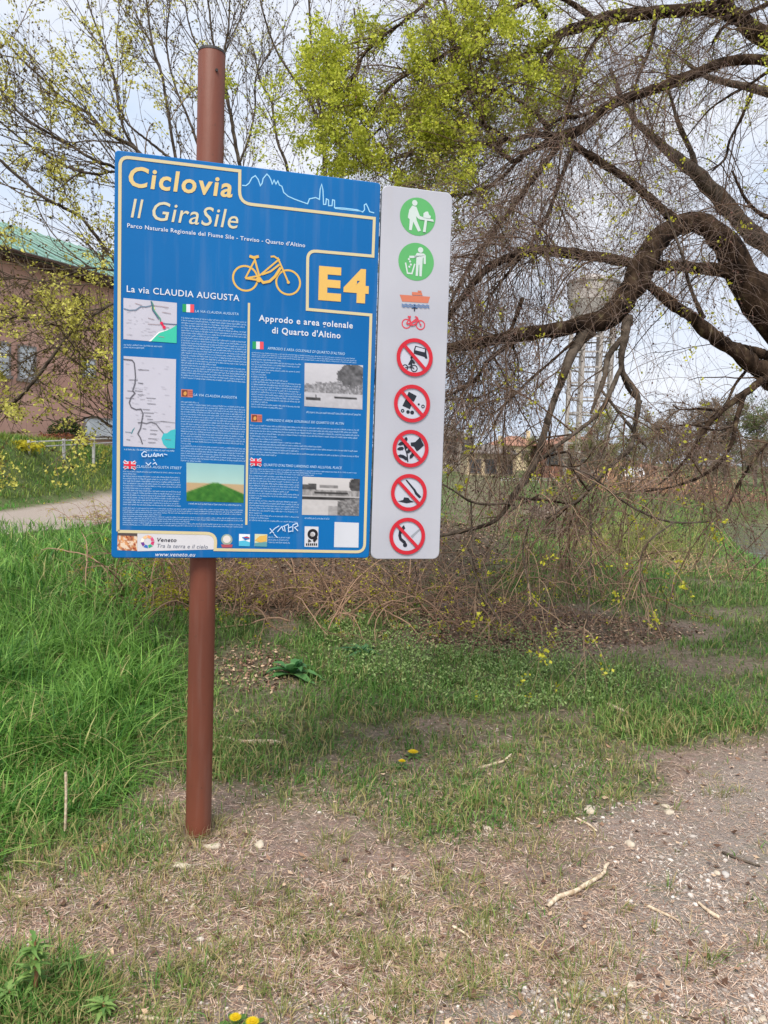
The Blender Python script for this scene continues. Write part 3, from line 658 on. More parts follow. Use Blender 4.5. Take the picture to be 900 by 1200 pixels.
LITTER = [(610, 745, 150, 22, 1), (330, 700, 180, 34, 1), (540, 660, 62, 60, .95), (300, 785, 55, 22, .6), (700, 745, 110, 16, .9), (430, 690, 130, 30, 1), (560, 600, 40, 40, .6), (150, 720, 40, 40, .3)]
GRAVEL = [(850, 1090, 130, 150, 1), (900, 940, 110, 55, .85), (620, 1185, 180, 40, .9), (760, 960, 80, 35, .6), (340, 1190, 120, 30, .6), (1010, 1070, 120, 110, 1), (1250, 1100, 260, 180, 1), (740, 1050, 90, 60, .5)]
BARE = [(800, 745, 60, 10, .7), (850, 780, 60, 10, .55), (880, 725, 60, 9, .7), (780, 660, 90, 9, .6), (850, 690, 60, 6, .5), (860, 870, 60, 14, .7), (640, 600, 30, 8, .9), (340, 985, 140, 55, 1), (150, 1070, 180, 50, 1), (240, 1120, 120, 50, .8), (560, 1060, 180, 60, .6)]
def zones(x, y):
    n1 = vnoise(x*1.7+30, y*1.7+30, 51)-.5; n2 = vnoise(x*6+30, y*6+30, 52)-.5; nn = n1*.8+n2*.7
    g = blobs(x, y, GREENB); lu = blobs(x, y, LUSH); li = blobs(x, y, LITTER); gr = blobs(x, y, GRAVEL); ba = blobs(x, y, BARE)
    near = 1-sstep(4.1, 5.2, y)
    far = sstep(9, 12, y)
    g = np.maximum(g, far*.95); g = np.maximum(g, .35*(1-near))
    g = np.maximum(g*(1-.85*li)*(1-.75*ba)*(1-.8*gr), lu)
    p = path_mask(x, y); g = g*(1-p); bank = sstep(.4, .9, RIV(x, y)); g = g*(1-bank)
    g = np.clip(g+nn*.55*(g < .97)*(1-p), 0, 1)
    lu = np.clip(lu+nn*.4, 0, 1)*(lu > .05)
    li = np.clip(li+nn*.5*(li > .02), 0, 1)*(1-p); gr = np.maximum(np.clip(gr+nn*.7*(gr > .02), 0, 1), p)
    return g, lu, li, gr, p
nx_, ny_ = 440, 430
tx = np.linspace(-5.9, 5.9, nx_); X0 = 2*np.sinh(tx)*.9; ty = np.linspace(-3.2, 6.3, ny_); Y0 = 4+2*np.sinh(ty)
GX, GY = np.meshgrid(X0, Y0); gx = GX.ravel(); gy = GY.ravel()
hz = height(gx, gy)
g_, lu_, li_, gr_, p_ = zones(gx, gy)
i = np.arange((nx_-1)*(ny_-1)); a = (i//(nx_-1))*nx_+i % (nx_-1)
Fc = np.stack([a, a+1, a+nx_+1, a+nx_], 1)
me = mesh('ground', np.stack([gx, gy, hz], 1), Fc, [], smooth=True)
for nm, arr in (('zone_green', g_), ('zone_litter', li_), ('zone_gravel', gr_)):
    at = me.attributes.new(nm, 'FLOAT', 'POINT'); at.data.foreach_set('value', arr.astype(np.float32))
m, n, l, b = material('ground_soil', .95, .12)
t = n.new('ShaderNodeTexCoord')
def nz(scale, det=8, rough=.6):
    x = n.new('ShaderNodeTexNoise'); x.inputs['Scale'].default_value = scale; x.inputs['Detail'].default_value = det; x.inputs['Roughness'].default_value = rough
    l.new(t.outputs['Object'], x.inputs['Vector']); return x.outputs[0]
def ramp(src, stops):
    r = n.new('ShaderNodeValToRGB'); e = r.color_ramp.elements
    while len(e) < len(stops): e.new(.5)
    for k, (p0, c) in enumerate(stops): e[k].position = p0; e[k].color = (*c, 1)
    l.new(src, r.inputs[0]); return r.outputs[0]
def mixn(a_, b_, f):
    x = n.new('ShaderNodeMix'); x.data_type = 'RGBA'; l.new(f, x.inputs[0]); l.new(a_, x.inputs[6]); l.new(b_, x.inputs[7]); return x.outputs[2]
def attrn(nm): x = n.new('ShaderNodeAttribute'); x.attribute_name = nm; return x.outputs['Fac']
def math_(op, a_, b_=None, v=None, clamp=True):
    x = n.new('ShaderNodeMath'); x.operation = op; x.use_clamp = clamp; l.new(a_, x.inputs[0])
    if b_ is not None: l.new(b_, x.inputs[1])
    if v is not None: x.inputs[1].default_value = v
    return x.outputs[0]
soil = ramp(nz(34, 10, .75), [(.30, (.13, .085, .065)), (.45, (.33, .225, .19)), (.62, (.52, .385, .335)), (.78, (.66, .54, .49))])
soil2 = ramp(nz(2.2, 6), [(.35, (.27, .19, .145)), (.65, (.45, .345, .29))])
soilm = mixn(soil, soil2, math_('MULTIPLY', nz(1.1), v=.55))
gravel = ramp(nz(70, 10, .8), [(.3, (.24, .185, .155)), (.5, (.44, .37, .325)), (.7, (.62, .55, .50))])
litter = ramp(nz(45, 9, .75), [(.35, (.07, .048, .035)), (.55, (.18, .125, .095)), (.7, (.32, .24, .19))])
green = ramp(nz(16, 9, .7), [(.3, (.028, .05, .010)), (.5, (.07, .12, .028)), (.66, (.12, .17, .05)), (.8, (.20, .18, .10))])
dn = math_('SUBTRACT', nz(22, 8, .7), v=.5, clamp=False); dn = math_('MULTIPLY', dn, v=1.4, clamp=False)
col = mixn(soilm, litter, math_('ADD', attrn('zone_litter'), dn))
col = mixn(col, gravel, math_('ADD', attrn('zone_gravel'), dn))
col = mixn(col, green, math_('ADD', attrn('zone_green'), dn))
l.new(col, b.inputs['Base Color'])
bm = n.new('ShaderNodeBump'); bm.inputs['Strength'].default_value = 1.0; bm.inputs['Distance'].default_value = .022
hh = n.new('ShaderNodeMath'); hh.operation = 'ADD'; l.new(nz(48, 9, .75), hh.inputs[0]); l.new(nz(150, 4, .6), hh.inputs[1]); l.new(hh.outputs[0], bm.inputs['Height']); l.new(bm.outputs[0], b.inputs['Normal'])
me.materials.append(m); M_ground = m
tag(link('ground', me), kind='structure')
# river
m, n, l, b = material('river_water', .06, .5); b.inputs['Base Color'].default_value = (.10, .12, .105, 1)
x = n.new('ShaderNodeTexNoise'); x.inputs['Scale'].default_value = 1.4; x.inputs['Detail'].default_value = 5; t = n.new('ShaderNodeTexCoord'); l.new(t.outputs['Object'], x.inputs['Vector'])
bm = n.new('ShaderNodeBump'); bm.inputs['Strength'].default_value = .7; bm.inputs['Distance'].default_value = .05; l.new(x.outputs[0], bm.inputs['Height']); l.new(bm.outputs[0], b.inputs['Normal'])
V = [(4.5, 12, -.85), (230, 12, -.85), (230, 39, -.85), (14, 39, -.85)]
tag(obj('water', V, [[0, 1, 2, 3]], m), kind='structure')
def hgt(x, y): return float(height(np.array([float(x)]), np.array([float(y)]))[0])

# ============================================================ grass and litter
def unit(v): return v/(np.linalg.norm(v, axis=-1, keepdims=True)+1e-9)
def lincol(c): c = np.asarray(c, float); return np.where(c <= 10.3, c/255/12.92, ((c/255+.055)/1.055)**2.4)
def blades(name, x, y, h, wd, lean, ang, col, segs=3, mat=None, kind='stuff'):
    n_ = len(x); z = height(x, y)-.008
    K = segs+1; V = np.zeros((n_, K, 2, 3), dtype=np.float32)
    dx = np.cos(ang); dy = np.sin(ang); tw = ang+math.pi/2+rng.normal(0, .6, n_); wx = np.cos(tw); wy = np.sin(tw)
    for k in range(K):
        t_ = k/segs; off = lean*h*t_**1.9; zz = h*(t_-.35*np.clip(lean, 0, 1.6)*t_**2.4)
        ww = wd*(1-t_**1.6*.93)*.5
        for s_, sg in ((0, -1), (1, 1)):
            V[:, k, s_, 0] = x+dx*off+wx*ww*sg; V[:, k, s_, 1] = y+dy*off+wy*ww*sg; V[:, k, s_, 2] = z+zz
    base = (np.arange(n_)*K*2)[:, None, None]; kk = (np.arange(segs)*2)[None, :, None]
    Fc = (base+kk+np.array([0, 1, 3, 2])[None, None]).reshape(-1, 4)
    c = np.repeat(col[:, None, :], K*2, axis=1).reshape(n_, K, 2, 3)
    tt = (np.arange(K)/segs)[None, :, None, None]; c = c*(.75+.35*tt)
    o = obj(name, V.reshape(-1, 3), Fc, mat or M_grass, col=c.reshape(-1, 3)); 
    if kind: o['kind'] = kind
    return o
def Gt(px, py, dz=0.0):
    z = 0.0
    for _ in range(5): c = G(px, py, z+dz); z = hgt(c[0], c[1])
    return c
def cand(n_, x0=-350, x1=1250, y0=572, y1=1340):
    g = Gn(rng.uniform(x0, x1, n_), rng.uniform(y0, y1, n_)); k = (g[:, 1] > 1.2) & (g[:, 1] < 75); return g[k, 0], g[k, 1]
pd = lambda x, y: np.hypot(x-POLE[0], y-POLE[1]) > .075
# lush tall grass on the left
x, y = cand(560000); g, lu, li, gr, p = zones(x, y); r_ = rng.random(len(x))
k = (r_ < np.clip(lu*1.1-.12, 0, 1)*.36*np.where(y < 2.6, .7, 1)) & pd(x, y) & (y < 16)
xl, yl = x[k], y[k]; n_ = len(xl)
cl = vnoise(xl*2.6+11, yl*2.6+11, 71); fld = vnoise(xl*1.9+3, yl*1.9+3, 72)*12
edge = np.clip(lu[k]*1.3-.15, .25, 1)
h = (.13+.26*cl)*rng.uniform(.5, 1.25, n_)*edge*np.where(yl < 3.6, .62, 1)
nearc = sstep(.34, .66, vnoise(xl*1.3+40, yl*1.3+40, 73))
cA = lincol([56, 108, 38]); cB = lincol([150, 196, 92]); cD = lincol([186, 182, 122]); t_ = np.clip(rng.normal(.42, .3, n_)+.25*(nearc-.5), 0, 1)[:, None]
col = cA*(1-t_)+cB*t_; dry = (rng.random(n_) < np.where(yl < 4.0, .16, .05))[:, None]; col = np.where(dry, cD, col)*rng.uniform(.75, 1.2, (n_, 1))
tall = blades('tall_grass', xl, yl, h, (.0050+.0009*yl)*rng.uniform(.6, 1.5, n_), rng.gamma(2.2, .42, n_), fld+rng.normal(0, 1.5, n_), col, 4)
tag(tall, 'tall lush green grass growing on the left of the brown pole', 'grass')
# the bank beyond the path
n_ = 52000; x2 = rng.uniform(-19, -9.6, n_); y2 = rng.uniform(15, 46, n_); kk = (height(x2, y2) > .12) & (path_mask(x2, y2) < .2) & (vnoise(x2*2.4+7, y2*2.4+7, 84) > .36); x2, y2 = x2[kk], y2[kk]; n_ = len(x2)
t_ = np.clip(vnoise(x2*1.3+7, y2*1.3+7, 85)*1.6-.3+rng.normal(0, .2, n_), 0, 1)[:, None]; col = (lincol([72, 112, 46])*(1-t_)+lincol([158, 172, 82])*t_)*rng.uniform(.75, 1.2, (n_, 1))
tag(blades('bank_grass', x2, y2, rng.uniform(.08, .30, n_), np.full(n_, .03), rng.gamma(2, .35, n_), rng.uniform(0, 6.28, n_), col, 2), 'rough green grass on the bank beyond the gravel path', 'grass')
# shorter green grass and the far meadow
k = (r_ < np.clip(g*1.1-.12, 0, 1)*(lu < .55)*np.where(y < 3.4, .38, np.where(y < 6, .5, .95))) & pd(x, y) & ~k
xm, ym = x[k], y[k]; n_ = len(xm); fr = sstep(8, 16, ym)
c1 = vnoise(xm*3+11, ym*3+11, 75); c2 = vnoise(xm*.9+5, ym*.9+5, 76); c3 = vnoise(xm*7+5, ym*7+5, 78)
h = (.035+.075*c1+.03*c3)*rng.uniform(.5, 1.3, n_)*(1+.5*fr)*np.clip(.45+g[k]*.6, .4, 1)
cA = lincol([84, 130, 56]); cB = lincol([156, 180, 100]); cF = lincol([92, 164, 58]); cY = lincol([170, 160, 108])
t_ = np.clip(rng.normal(.35, .28, n_)+.9*(c2-.5), 0, 1)[:, None]
col = cA*(1-t_)+cB*t_; col = col*(1-fr[:, None]*.6)+cF*fr[:, None]*.6
dp = np.where(ym < 4.6, .34, .12)*(1-fr*.7); col = np.where((rng.random(n_) < dp)[:, None], cY, col)*rng.uniform(.75, 1.2, (n_, 1))
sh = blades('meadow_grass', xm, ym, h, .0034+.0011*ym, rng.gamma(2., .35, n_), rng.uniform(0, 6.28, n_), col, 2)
tag(sh, 'short green grass of the clearing and meadow beyond the sign', 'grass')
# sparse tufts of dry and olive grass in the foreground
n_c = 3900; cx, cy = cand(n_c, -450, 1450, 850, 1400); g2, l2, li2, gr2, p2 = zones(cx, cy)
ok = (rng.random(len(cx)) < np.clip(.75-.55*gr2-.25*(vnoise(cx*2+8, cy*2+8, 79) < .5), .05, 1)) & (cy < 4.6); cx, cy = cx[ok], cy[ok]
xs = []; ys = []; an = []
for q0, q1 in zip(cx, cy):
    m_ = rng.integers(8, 42); a_ = rng.uniform(0, 6.28, m_); rr = np.abs(rng.normal(0, .035, m_)); xs.append(q0+rr*np.cos(a_)); ys.append(q1+rr*np.sin(a_)); an.append(a_)
xs, ys, an = map(np.concatenate, (xs, ys, an)); k = pd(xs, ys); xs, ys, an = xs[k], ys[k], an[k]; n_ = len(xs)
t_ = rng.random((n_, 1)); col = np.where(t_ < .5, lincol([150, 156, 92]), np.where(t_ < .78, lincol([196, 176, 128]), lincol([104, 134, 62])))*rng.uniform(.75, 1.15, (n_, 1))
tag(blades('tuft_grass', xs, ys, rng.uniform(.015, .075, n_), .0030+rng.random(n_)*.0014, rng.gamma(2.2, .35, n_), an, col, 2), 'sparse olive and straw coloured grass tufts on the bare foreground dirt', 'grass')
# dry and green blades gathered at the foot of the pole
n_ = 260; a_ = rng.uniform(0, 6.28, n_); rr = .056+np.abs(rng.normal(0, .03, n_)); t_ = rng.random((n_, 1))
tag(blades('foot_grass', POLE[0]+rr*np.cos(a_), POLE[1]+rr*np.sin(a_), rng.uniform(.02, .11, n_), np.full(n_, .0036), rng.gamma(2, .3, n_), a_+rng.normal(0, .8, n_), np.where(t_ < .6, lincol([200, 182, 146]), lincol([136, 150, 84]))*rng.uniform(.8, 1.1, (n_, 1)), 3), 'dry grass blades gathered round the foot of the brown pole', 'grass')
# low leafy weeds (the pale soft patch) as tiny leaves
def flakes(name, x, y, size, aspect, lift, col, mat, tilt=.5, curl=.3, z=None):
    n_ = len(x); z = height(x, y) if z is None else z; a_ = rng.uniform(0, 6.28, n_)
    u = np.stack([np.cos(a_), np.sin(a_), rng.normal(0, tilt, n_)], 1); u = unit(u); w_ = unit(np.cross(u, np.array([0, 0, 1.])+rng.normal(0, tilt*.7, (n_, 3)))); nn = np.cross(u, w_)
    c = np.stack([x, y, z+lift], 1); s_ = size[:, None]; wq = (size*aspect)[:, None]
    V = np.stack([c-u*s_/2, c-w_*wq/2+nn*s_*curl*.3, c+u*s_/2, c+w_*wq/2+nn*s_*curl*.3], 1)
    Fc = np.arange(n_*4).reshape(-1, 4)
    o = obj(name, V.reshape(-1, 3), Fc, mat, col=np.repeat(col, 4, axis=0)); o['kind'] = 'stuff'; return o
x, y = cand(60000, 150, 950, 700, 880); wz = np.maximum.reduce([blob(x, y, 545, 772, 150, 34), blob(x, y, 430, 745, 70, 20), blob(x, y, 700, 800, 90, 20)*.6, blob(x, y, 620, 800, 130, 30)*.7]); k = rng.random(len(x)) < wz*.8*(vnoise(x*4, y*4, 81) > .4)
x, y = x[k], y[k]; n_ = len(x); t_ = rng.random((n_, 1))
o = flakes('low_weeds', x, y, rng.uniform(.012, .03, n_), .5, rng.uniform(.01, .075, n_), (lincol([120, 156, 90])*(1-t_)+lincol([176, 196, 126])*t_), M_grass, .8); tag(o, 'patch of low pale green weeds in front of the leaf litter', 'weeds')
# leaf litter
x, y = cand(230000, -100, 1000, 610, 1200); g, lu, li, gr, p = zones(x, y); k = (rng.random(len(x)) < li*.95+.006*(y < 5)) & pd(x, y) & (y < 18); x, y = x[k], y[k]; n_ = len(x); t_ = rng.random((n_, 1))
col = np.where(t_ < .45, lincol([92, 70, 58]), np.where(t_ < .8, lincol([146, 116, 96]), lincol([188, 162, 136])))*rng.uniform(.7, 1.2, (n_, 1))
o = flakes('leaf_litter', x, y, rng.uniform(.018, .045, n_)*(.7+.06*y), .55, rng.uniform(.003, .02, n_), col, M_litter, .35); tag(o, 'brown dead leaves lying under the drooping twigs', 'leaf litter')
# dry straws lying on the dirt
x, y = cand(470000, -450, 1450, 650, 1400); g, lu, li, gr, p = zones(x, y); k = (rng.random(len(x)) < np.clip(1-g*.6-.45*gr, 0, 1)*.7*(.4+.6*(vnoise(x*3, y*3, 83) > .42))) & (y < 13) & pd(x, y); x, y = x[k], y[k]; n_ = len(x); t_ = rng.random((n_, 1))
col = np.where(t_ < .5, lincol([200, 172, 150]), np.where(t_ < .8, lincol([148, 114, 98]), lincol([226, 208, 192])))*rng.uniform(.7, 1.15, (n_, 1))
o = flakes('dry_straw', x, y, rng.uniform(.010, .055, n_), .05, rng.uniform(.001, .010, n_), col, M_litter, .16, .1); tag(o, 'matted dry straw and dead grass on the foreground dirt', 'straw')
# crumbs of soil
OCT = np.array([(1, 0, 0), (-1, 0, 0), (0, 1, 0), (0, -1, 0), (0, 0, 1), (0, 0, -1)], float); OCF = np.array([(0, 2, 4), (2, 1, 4), (1, 3, 4), (3, 0, 4)])
x, y = cand(130000, -450, 1450, 860, 1400); g, lu, li, gr, p = zones(x, y); k = (rng.random(len(x)) < np.clip(1-g, 0, 1)*.6) & (y < 5) & pd(x, y); x, y = x[k], y[k]; n_ = len(x); s_ = np.clip(rng.lognormal(-6.0, .45, n_), .0012, .007)
V = (OCT[None]*(1+rng.normal(0, .25, (n_, 6, 3))))*s_[:, None, None]; a_ = rng.uniform(0, 6.28, n_)[:, None]; V = np.stack([V[..., 0]*np.cos(a_)-V[..., 1]*np.sin(a_), V[..., 0]*np.sin(a_)+V[..., 1]*np.cos(a_), V[..., 2]*.7], -1)+np.stack([x, y, height(x, y)], 1)[:, None]
t_ = rng.random((n_, 1)); cc = lincol([126, 100, 84])*(1-t_)+lincol([204, 180, 160])*t_
tag(obj('soil_crumbs', V.reshape(-1, 3), ((np.arange(n_)*6)[:, None, None]+OCF[None]).reshape(-1, 3), M_litter, col=np.repeat(cc, 6, axis=0)), 'small crumbs of soil over the bare foreground dirt', 'soil', kind='stuff')
# pebbles (stuff) and single stones
PH_ = (1+5**.5)/2
ICO = unit(np.array([(-1, PH_, 0), (1, PH_, 0), (-1, -PH_, 0), (1, -PH_, 0), (0, -1, PH_), (0, 1, PH_), (0, -1, -PH_), (0, 1, -PH_), (PH_, 0, -1), (PH_, 0, 1), (-PH_, 0, -1), (-PH_, 0, 1)], float))
ICF = np.array([(0, 11, 5), (0, 5, 1), (0, 1, 7), (0, 7, 10), (0, 10, 11), (1, 5, 9), (5, 11, 4), (11, 10, 2), (10, 7, 6), (7, 1, 8), (3, 9, 4), (3, 4, 2), (3, 2, 6), (3, 6, 8), (3, 8, 9), (4, 9, 5), (2, 4, 11), (6, 2, 10), (8, 6, 7), (9, 8, 1)])
x, y = cand(105000, -450, 1450, 840, 1400); g, lu, li, gr, p = zones(x, y); k = (rng.random(len(x)) < np.clip(gr*.95*sstep(.46, .66, vnoise(x*3.3+20, y*3.3+20, 86))+gr*.10+.02*(1-g), 0, 1)) & (y < 6); x, y = x[k], y[k]; n_ = len(x)
s_ = np.clip(rng.lognormal(-5.6, .5, n_), .0016, .012); sc3 = np.stack([s_*rng.uniform(.8, 1.5, n_), s_*rng.uniform(.7, 1.1, n_), s_*rng.uniform(.45, .8, n_)], 1)
V = ICO[None]*(1+rng.normal(0, .13, (n_, 12, 1)))*sc3[:, None]; a_ = rng.uniform(0, 6.28, n_); ca, sa = np.cos(a_)[:, None], np.sin(a_)[:, None]
V = np.stack([V[..., 0]*ca-V[..., 1]*sa, V[..., 0]*sa+V[..., 1]*ca, V[..., 2]], -1)+np.stack([x, y, height(x, y)+sc3[:, 2]*.25], 1)[:, None]
Fc = (np.arange(n_)*12)[:, None, None]+ICF[None]; t_ = rng.random((n_, 1)); cc = (lincol([136, 124, 116])*(1-t_**1.6)+lincol([214, 206, 198])*t_**1.6)
tag(obj('gravel', V.reshape(-1, 3), Fc.reshape(-1, 3), M_stone, col=np.repeat(cc, 12, axis=0), smooth=True), 'pale pebbles scattered over the gravelly dirt', 'gravel', kind='stuff')
def stone(px, py, wpx, label, flat=.6, shade=(188, 176, 158), group=None, yaw=None):
    c = Gt(px, py); r_ = wpx/2/F0*c[1]; V = []; Fc = []
    me_ = ICO.copy(); fs = [tuple(f) for f in ICF]; vs_ = [tuple(v) for v in me_]; cache = {}; nf = []
    def mid(a_, b_):
        k_ = (min(a_, b_), max(a_, b_))
        if k_ not in cache:
            v = unit(np.array(vs_[a_])+np.array(vs_[b_])); cache[k_] = len(vs_); vs_.append(tuple(v))
        return cache[k_]
    for a_, b_, c_ in fs:
        d, e, f = mid(a_, b_), mid(b_, c_), mid(c_, a_); nf += [(a_, d, f), (d, b_, e), (f, e, c_), (d, e, f)]
    v = np.array(vs_); off = rng.uniform(0, 99); nzv = vnoise(v[:, 0]*1.6+off+9, v[:, 1]*1.6+v[:, 2]*2.1+off+9, 91, 3)
    v = v*(.35+1.3*nzv)[:, None]*np.array([r_*1.2, r_*.8, r_*flat*.8])
    yw = rng.uniform(0, 3) if yaw is None else yaw; ca_, sa_ = math.cos(yw), math.sin(yw); v = np.stack([v[:, 0]*ca_-v[:, 1]*sa_, v[:, 0]*sa_+v[:, 1]*ca_, v[:, 2]], 1)
    o = obj('stone', v, np.array(nf), M_stone, col=np.tile(lincol(shade), (len(v), 1))); o.location = (c[0], c[1], hgt(c[0], c[1])+r_*flat*.12)
    tag(o, label, 'stone', group); return o
for a_ in ((250, 992, 15, 'pale flat stone at the foot of the brown pole'), (213, 1015, 18, 'cream wedge of stone left of and in front of the pole foot'), (304, 991, 14, 'small cream stone on reddish dirt right of the pole foot', .8),
           (226, 1063, 10, 'white round stone on bare dirt below the pole'), (273, 1099, 8, 'small white pebble on dirt right of the rounder white stone'), (146, 1161, 9, 'white stone beside the green weeds at bottom left'),
           (118, 995, 22, 'rusty tan stone lying between the grass and the dirt', .35, (190, 150, 118)), (690, 950, 16, 'pale stone among gravel beyond the bent stick'), (784, 952, 14, 'larger white stone on gravel at the right'), (780, 945, 9, 'small white stone touching a larger one on the right gravel'),
           (738, 989, 12, 'white angular stone right of the tip of the bent stick'), (851, 1026, 12, 'round grey stone at the right edge gravel', .6, (184, 178, 172)), (840, 1023, 9, 'small cream stone left of the round grey stone'), (738, 1154, 15, 'pale flat stone at bottom right', .4),
           (660, 1150, 11, 'white stone left of the pale flat stone at the bottom'), (681, 1147, 9, 'grey stone between two pale stones near the bottom', .6, (172, 168, 164)), (726, 1106, 9, 'round white pebble below the bent stick'), (893, 1196, 14, 'white stone in the bottom right corner'),
           (475, 1029, 9, 'small white stone on straw in the middle foreground'), (572, 971, 9, 'tan stone half sunk beside dry grass', .5, (190, 178, 160)), (512, 1127, 7, 'tiny white pebble on the central dirt'), (885, 1197, 8, 'small grey stone by the bottom right corner', .6, (180, 176, 172))):
    stone(*a_)
# sticks and stalks
M_stick = noisy('bleached_wood', S(162, 140, 114), S(222, 206, 182), 55, .9, .15, bump=.3, bscale=80)
def catmull(p, m):
    p = np.asarray(p, float); n_ = len(p)
    if n_ == 2: t_ = np.linspace(0, 1, m)[:, None]; return p[0]*(1-t_)+p[1]*t_
    q_ = np.vstack([2*p[0]-p[1], p, 2*p[-1]-p[-2]]); ts = np.linspace(0, n_-1-1e-6, m); k = ts.astype(int); f = (ts-k)[:, None]
    a_, b_, c_, d = q_[k], q_[k+1], q_[k+2], q_[k+3]
    return .5*((2*b_)+(-a_+c_)*f+(2*a_-5*b_+4*c_-d)*f**2+(-a_+3*b_-3*c_+d)*f**3)
def tubes(paths, rad, sides, jit=0.0):
    """paths (N,K,3) radii (N,K) -> verts, quads"""
    N_, K = paths.shape[:2]
    t_ = np.gradient(paths, axis=1); t_ = unit(t_)
    ref = np.zeros((N_, 1, 3)); ref[:] = unit(rng.normal(0, 1, (N_, 1, 3))); 
    mt = unit(t_.mean(axis=1, keepdims=True)); ref = unit(ref-mt*(ref*mt).sum(-1, keepdims=True))
    u = unit(np.cross(t_, ref)); v = np.cross(t_, u)
    a_ = np.arange(sides)/sides*2*math.pi
    rr = rad[:, :, None]*np.ones(sides)
    if jit: rr = rr*(1+rng.normal(0, jit, rr.shape))
    V = paths[:, :, None]+(u[:, :, None]*np.cos(a_)[None, None, :, None]+v[:, :, None]*np.sin(a_)[None, None, :, None])*rr[..., None]
    b0 = (np.arange(N_)*K*sides)[:, None, None]+(np.arange(K-1)*sides)[None, :, None]; s0 = np.arange(sides)[None, None]; s1 = (s0+1) % sides
    Fc = np.stack([b0+s0, b0+s1, b0+sides+s1, b0+sides+s0], -1).reshape(-1, 4)
    return V.reshape(-1, 3), Fc
def stick(pts, w0, w1, label, cat='stick', lift=0.006, name='stick', mat=None):
    q_ = []
    for p_ in pts:
        c = Gt(p_[0], p_[1]); q_.append((c[0], c[1], hgt(c[0], c[1])+lift+(p_[2] if len(p_) > 2 else 0)))
    c = catmull(q_, 14); d = np.mean(c[:, 1]); r_ = np.linspace(w0, w1, 14)*.8/2/F0*d; r_ = r_*(1+rng.normal(0, .08, 14)); r_[0] *= .6; r_[-1] *= .3
    V, Fc = tubes(c[None], r_[None], 7, .06); o = obj(name, V, Fc, mat or M_stick, smooth=True); tag(o, label, cat)
stick([(641, 1067), (655, 1054), (672, 1049), (690, 1038), (707, 1027), (709, 1020), (714, 1014)], 8, 5, 'bleached bent stick lying on the dirt at the lower right', lift=.012)
stick([(755, 1062), (775, 1071), (798, 1082)], 6, 2.5, 'thin straight tan stick right of the bleached bent stick')
stick([(818, 1059), (828, 1068), (843, 1078)], 4, 7, 'short pale stick with a thick end at the right')
stick([(846, 1000), (865, 1008), (892, 1017)], 5, 3, 'dark grey twig lying on the gravel by the right edge', mat=M_bark_grey)
stick([(530, 1087), (545, 1096), (551, 1102)], 4, 3, 'tiny pale twig on the straw in the middle foreground')
stick([(650, 1165), (652, 1182), (655, 1192)], 4, 3, 'short curved twig near the bottom edge')
stick([(160, 1194), (200, 1197), (232, 1196)], 7, 3, 'brown twig at the bottom edge left of the yellow flowers')
stick([(712, 826), (724, 831), (736, 837)], 6, 4, 'pale broken twig on the green grass in the middle right')
stick([(560, 902), (574, 898), (590, 893), (600, 884)], 6, 2.5, 'dry tan leaf blade lying near the yellow dandelions')
stick([(258, 864), (285, 870), (330, 874, .01)], 3, 9, 'dry tan reed leaf lying right of the pole', name='reed_leaf', cat='dead leaf')
stick([(675, 960), (690, 968), (700, 976)], 4, 3, 'small light twig on the gravel above the bent stick')
c0 = G(76, 972); V, Fc = tubes(catmull([(c0[0], c0[1], hgt(c0[0], c0[1])), (c0[0]+.004, c0[1], .12), (c0[0]-.002, c0[1]+.01, .23)], 8)[None], np.full((1, 8), .0052), 6)
tag(obj('dry_stalk', V, Fc, M_stick, smooth=True), 'bleached dry stalk standing upright in front of the tall grass', 'stalk')
# dandelions
def dandelion(px, py, wpx, label):
    zt = .035; c = Gt(px, py, zt); r_ = wpx/2/F0*c[1]; base = hgt(c[0], c[1]); e = empty('dandelion', (c[0], c[1], base)); tag(e, label, 'flower', 'yellow dandelions in the short grass')
    V, Fc = tubes(catmull([(0, 0, 0), (.004, 0, zt*.6), (0, -.004, zt)], 5)[None], np.full((1, 5), .0016), 5); obj('stem', V, Fc, M_grass, e, col=np.tile(lincol([120, 150, 70]), (len(V), 1)))
    V = []; Fl = []; k_ = 0
    for ring, (nn, rad_, tip, zz) in enumerate(((22, r_*1.1, .006, 0), (18, r_*.8, .010, .002), (12, r_*.5, .012, .004))):
        for j in range(nn):
            a_ = 2*math.pi*(j+.37*ring)/nn; da = .16
            V += [(0, -.004, zt+zz*.5), (rad_*.7*math.cos(a_-da), rad_*.7*math.sin(a_-da)-.004, zt+zz+tip*.6), (rad_*math.cos(a_), rad_*math.sin(a_)-.004, zt+tip*.7), (rad_*.7*math.cos(a_+da), rad_*.7*math.sin(a_+da)-.004, zt+zz+tip*.6)]; Fl.append([k_, k_+1, k_+2, k_+3]); k_ += 4
    obj('petals', V, Fl, M_leaf, e, col=np.tile(np.array([.82, .62, .02]), (len(V), 1)))
    V = []; Fl = []
    for j in range(6):
        a_ = j*1.05; ca_, sa_ = math.cos(a_), math.sin(a_); L_ = .05; b0 = len(V)
        for t_ in np.linspace(0, 1, 6):
            w_ = .009*math.sin(math.pi*min(1, t_*.9+.08))*(1+.3*math.sin(t_*25)); V += [(ca_*L_*t_-sa_*w_, sa_*L_*t_+ca_*w_, .006+.012*math.sin(t_*2.6)), (ca_*L_*t_+sa_*w_, sa_*L_*t_-ca_*w_, .006+.012*math.sin(t_*2.6))]
        Fl += [[b0+2*q_, b0+2*q_+1, b0+2*q_+3, b0+2*q_+2] for q_ in range(5)]
    obj('rosette', V, Fl, M_grass, e, col=np.tile(lincol([86, 124, 60]), (len(V), 1)))
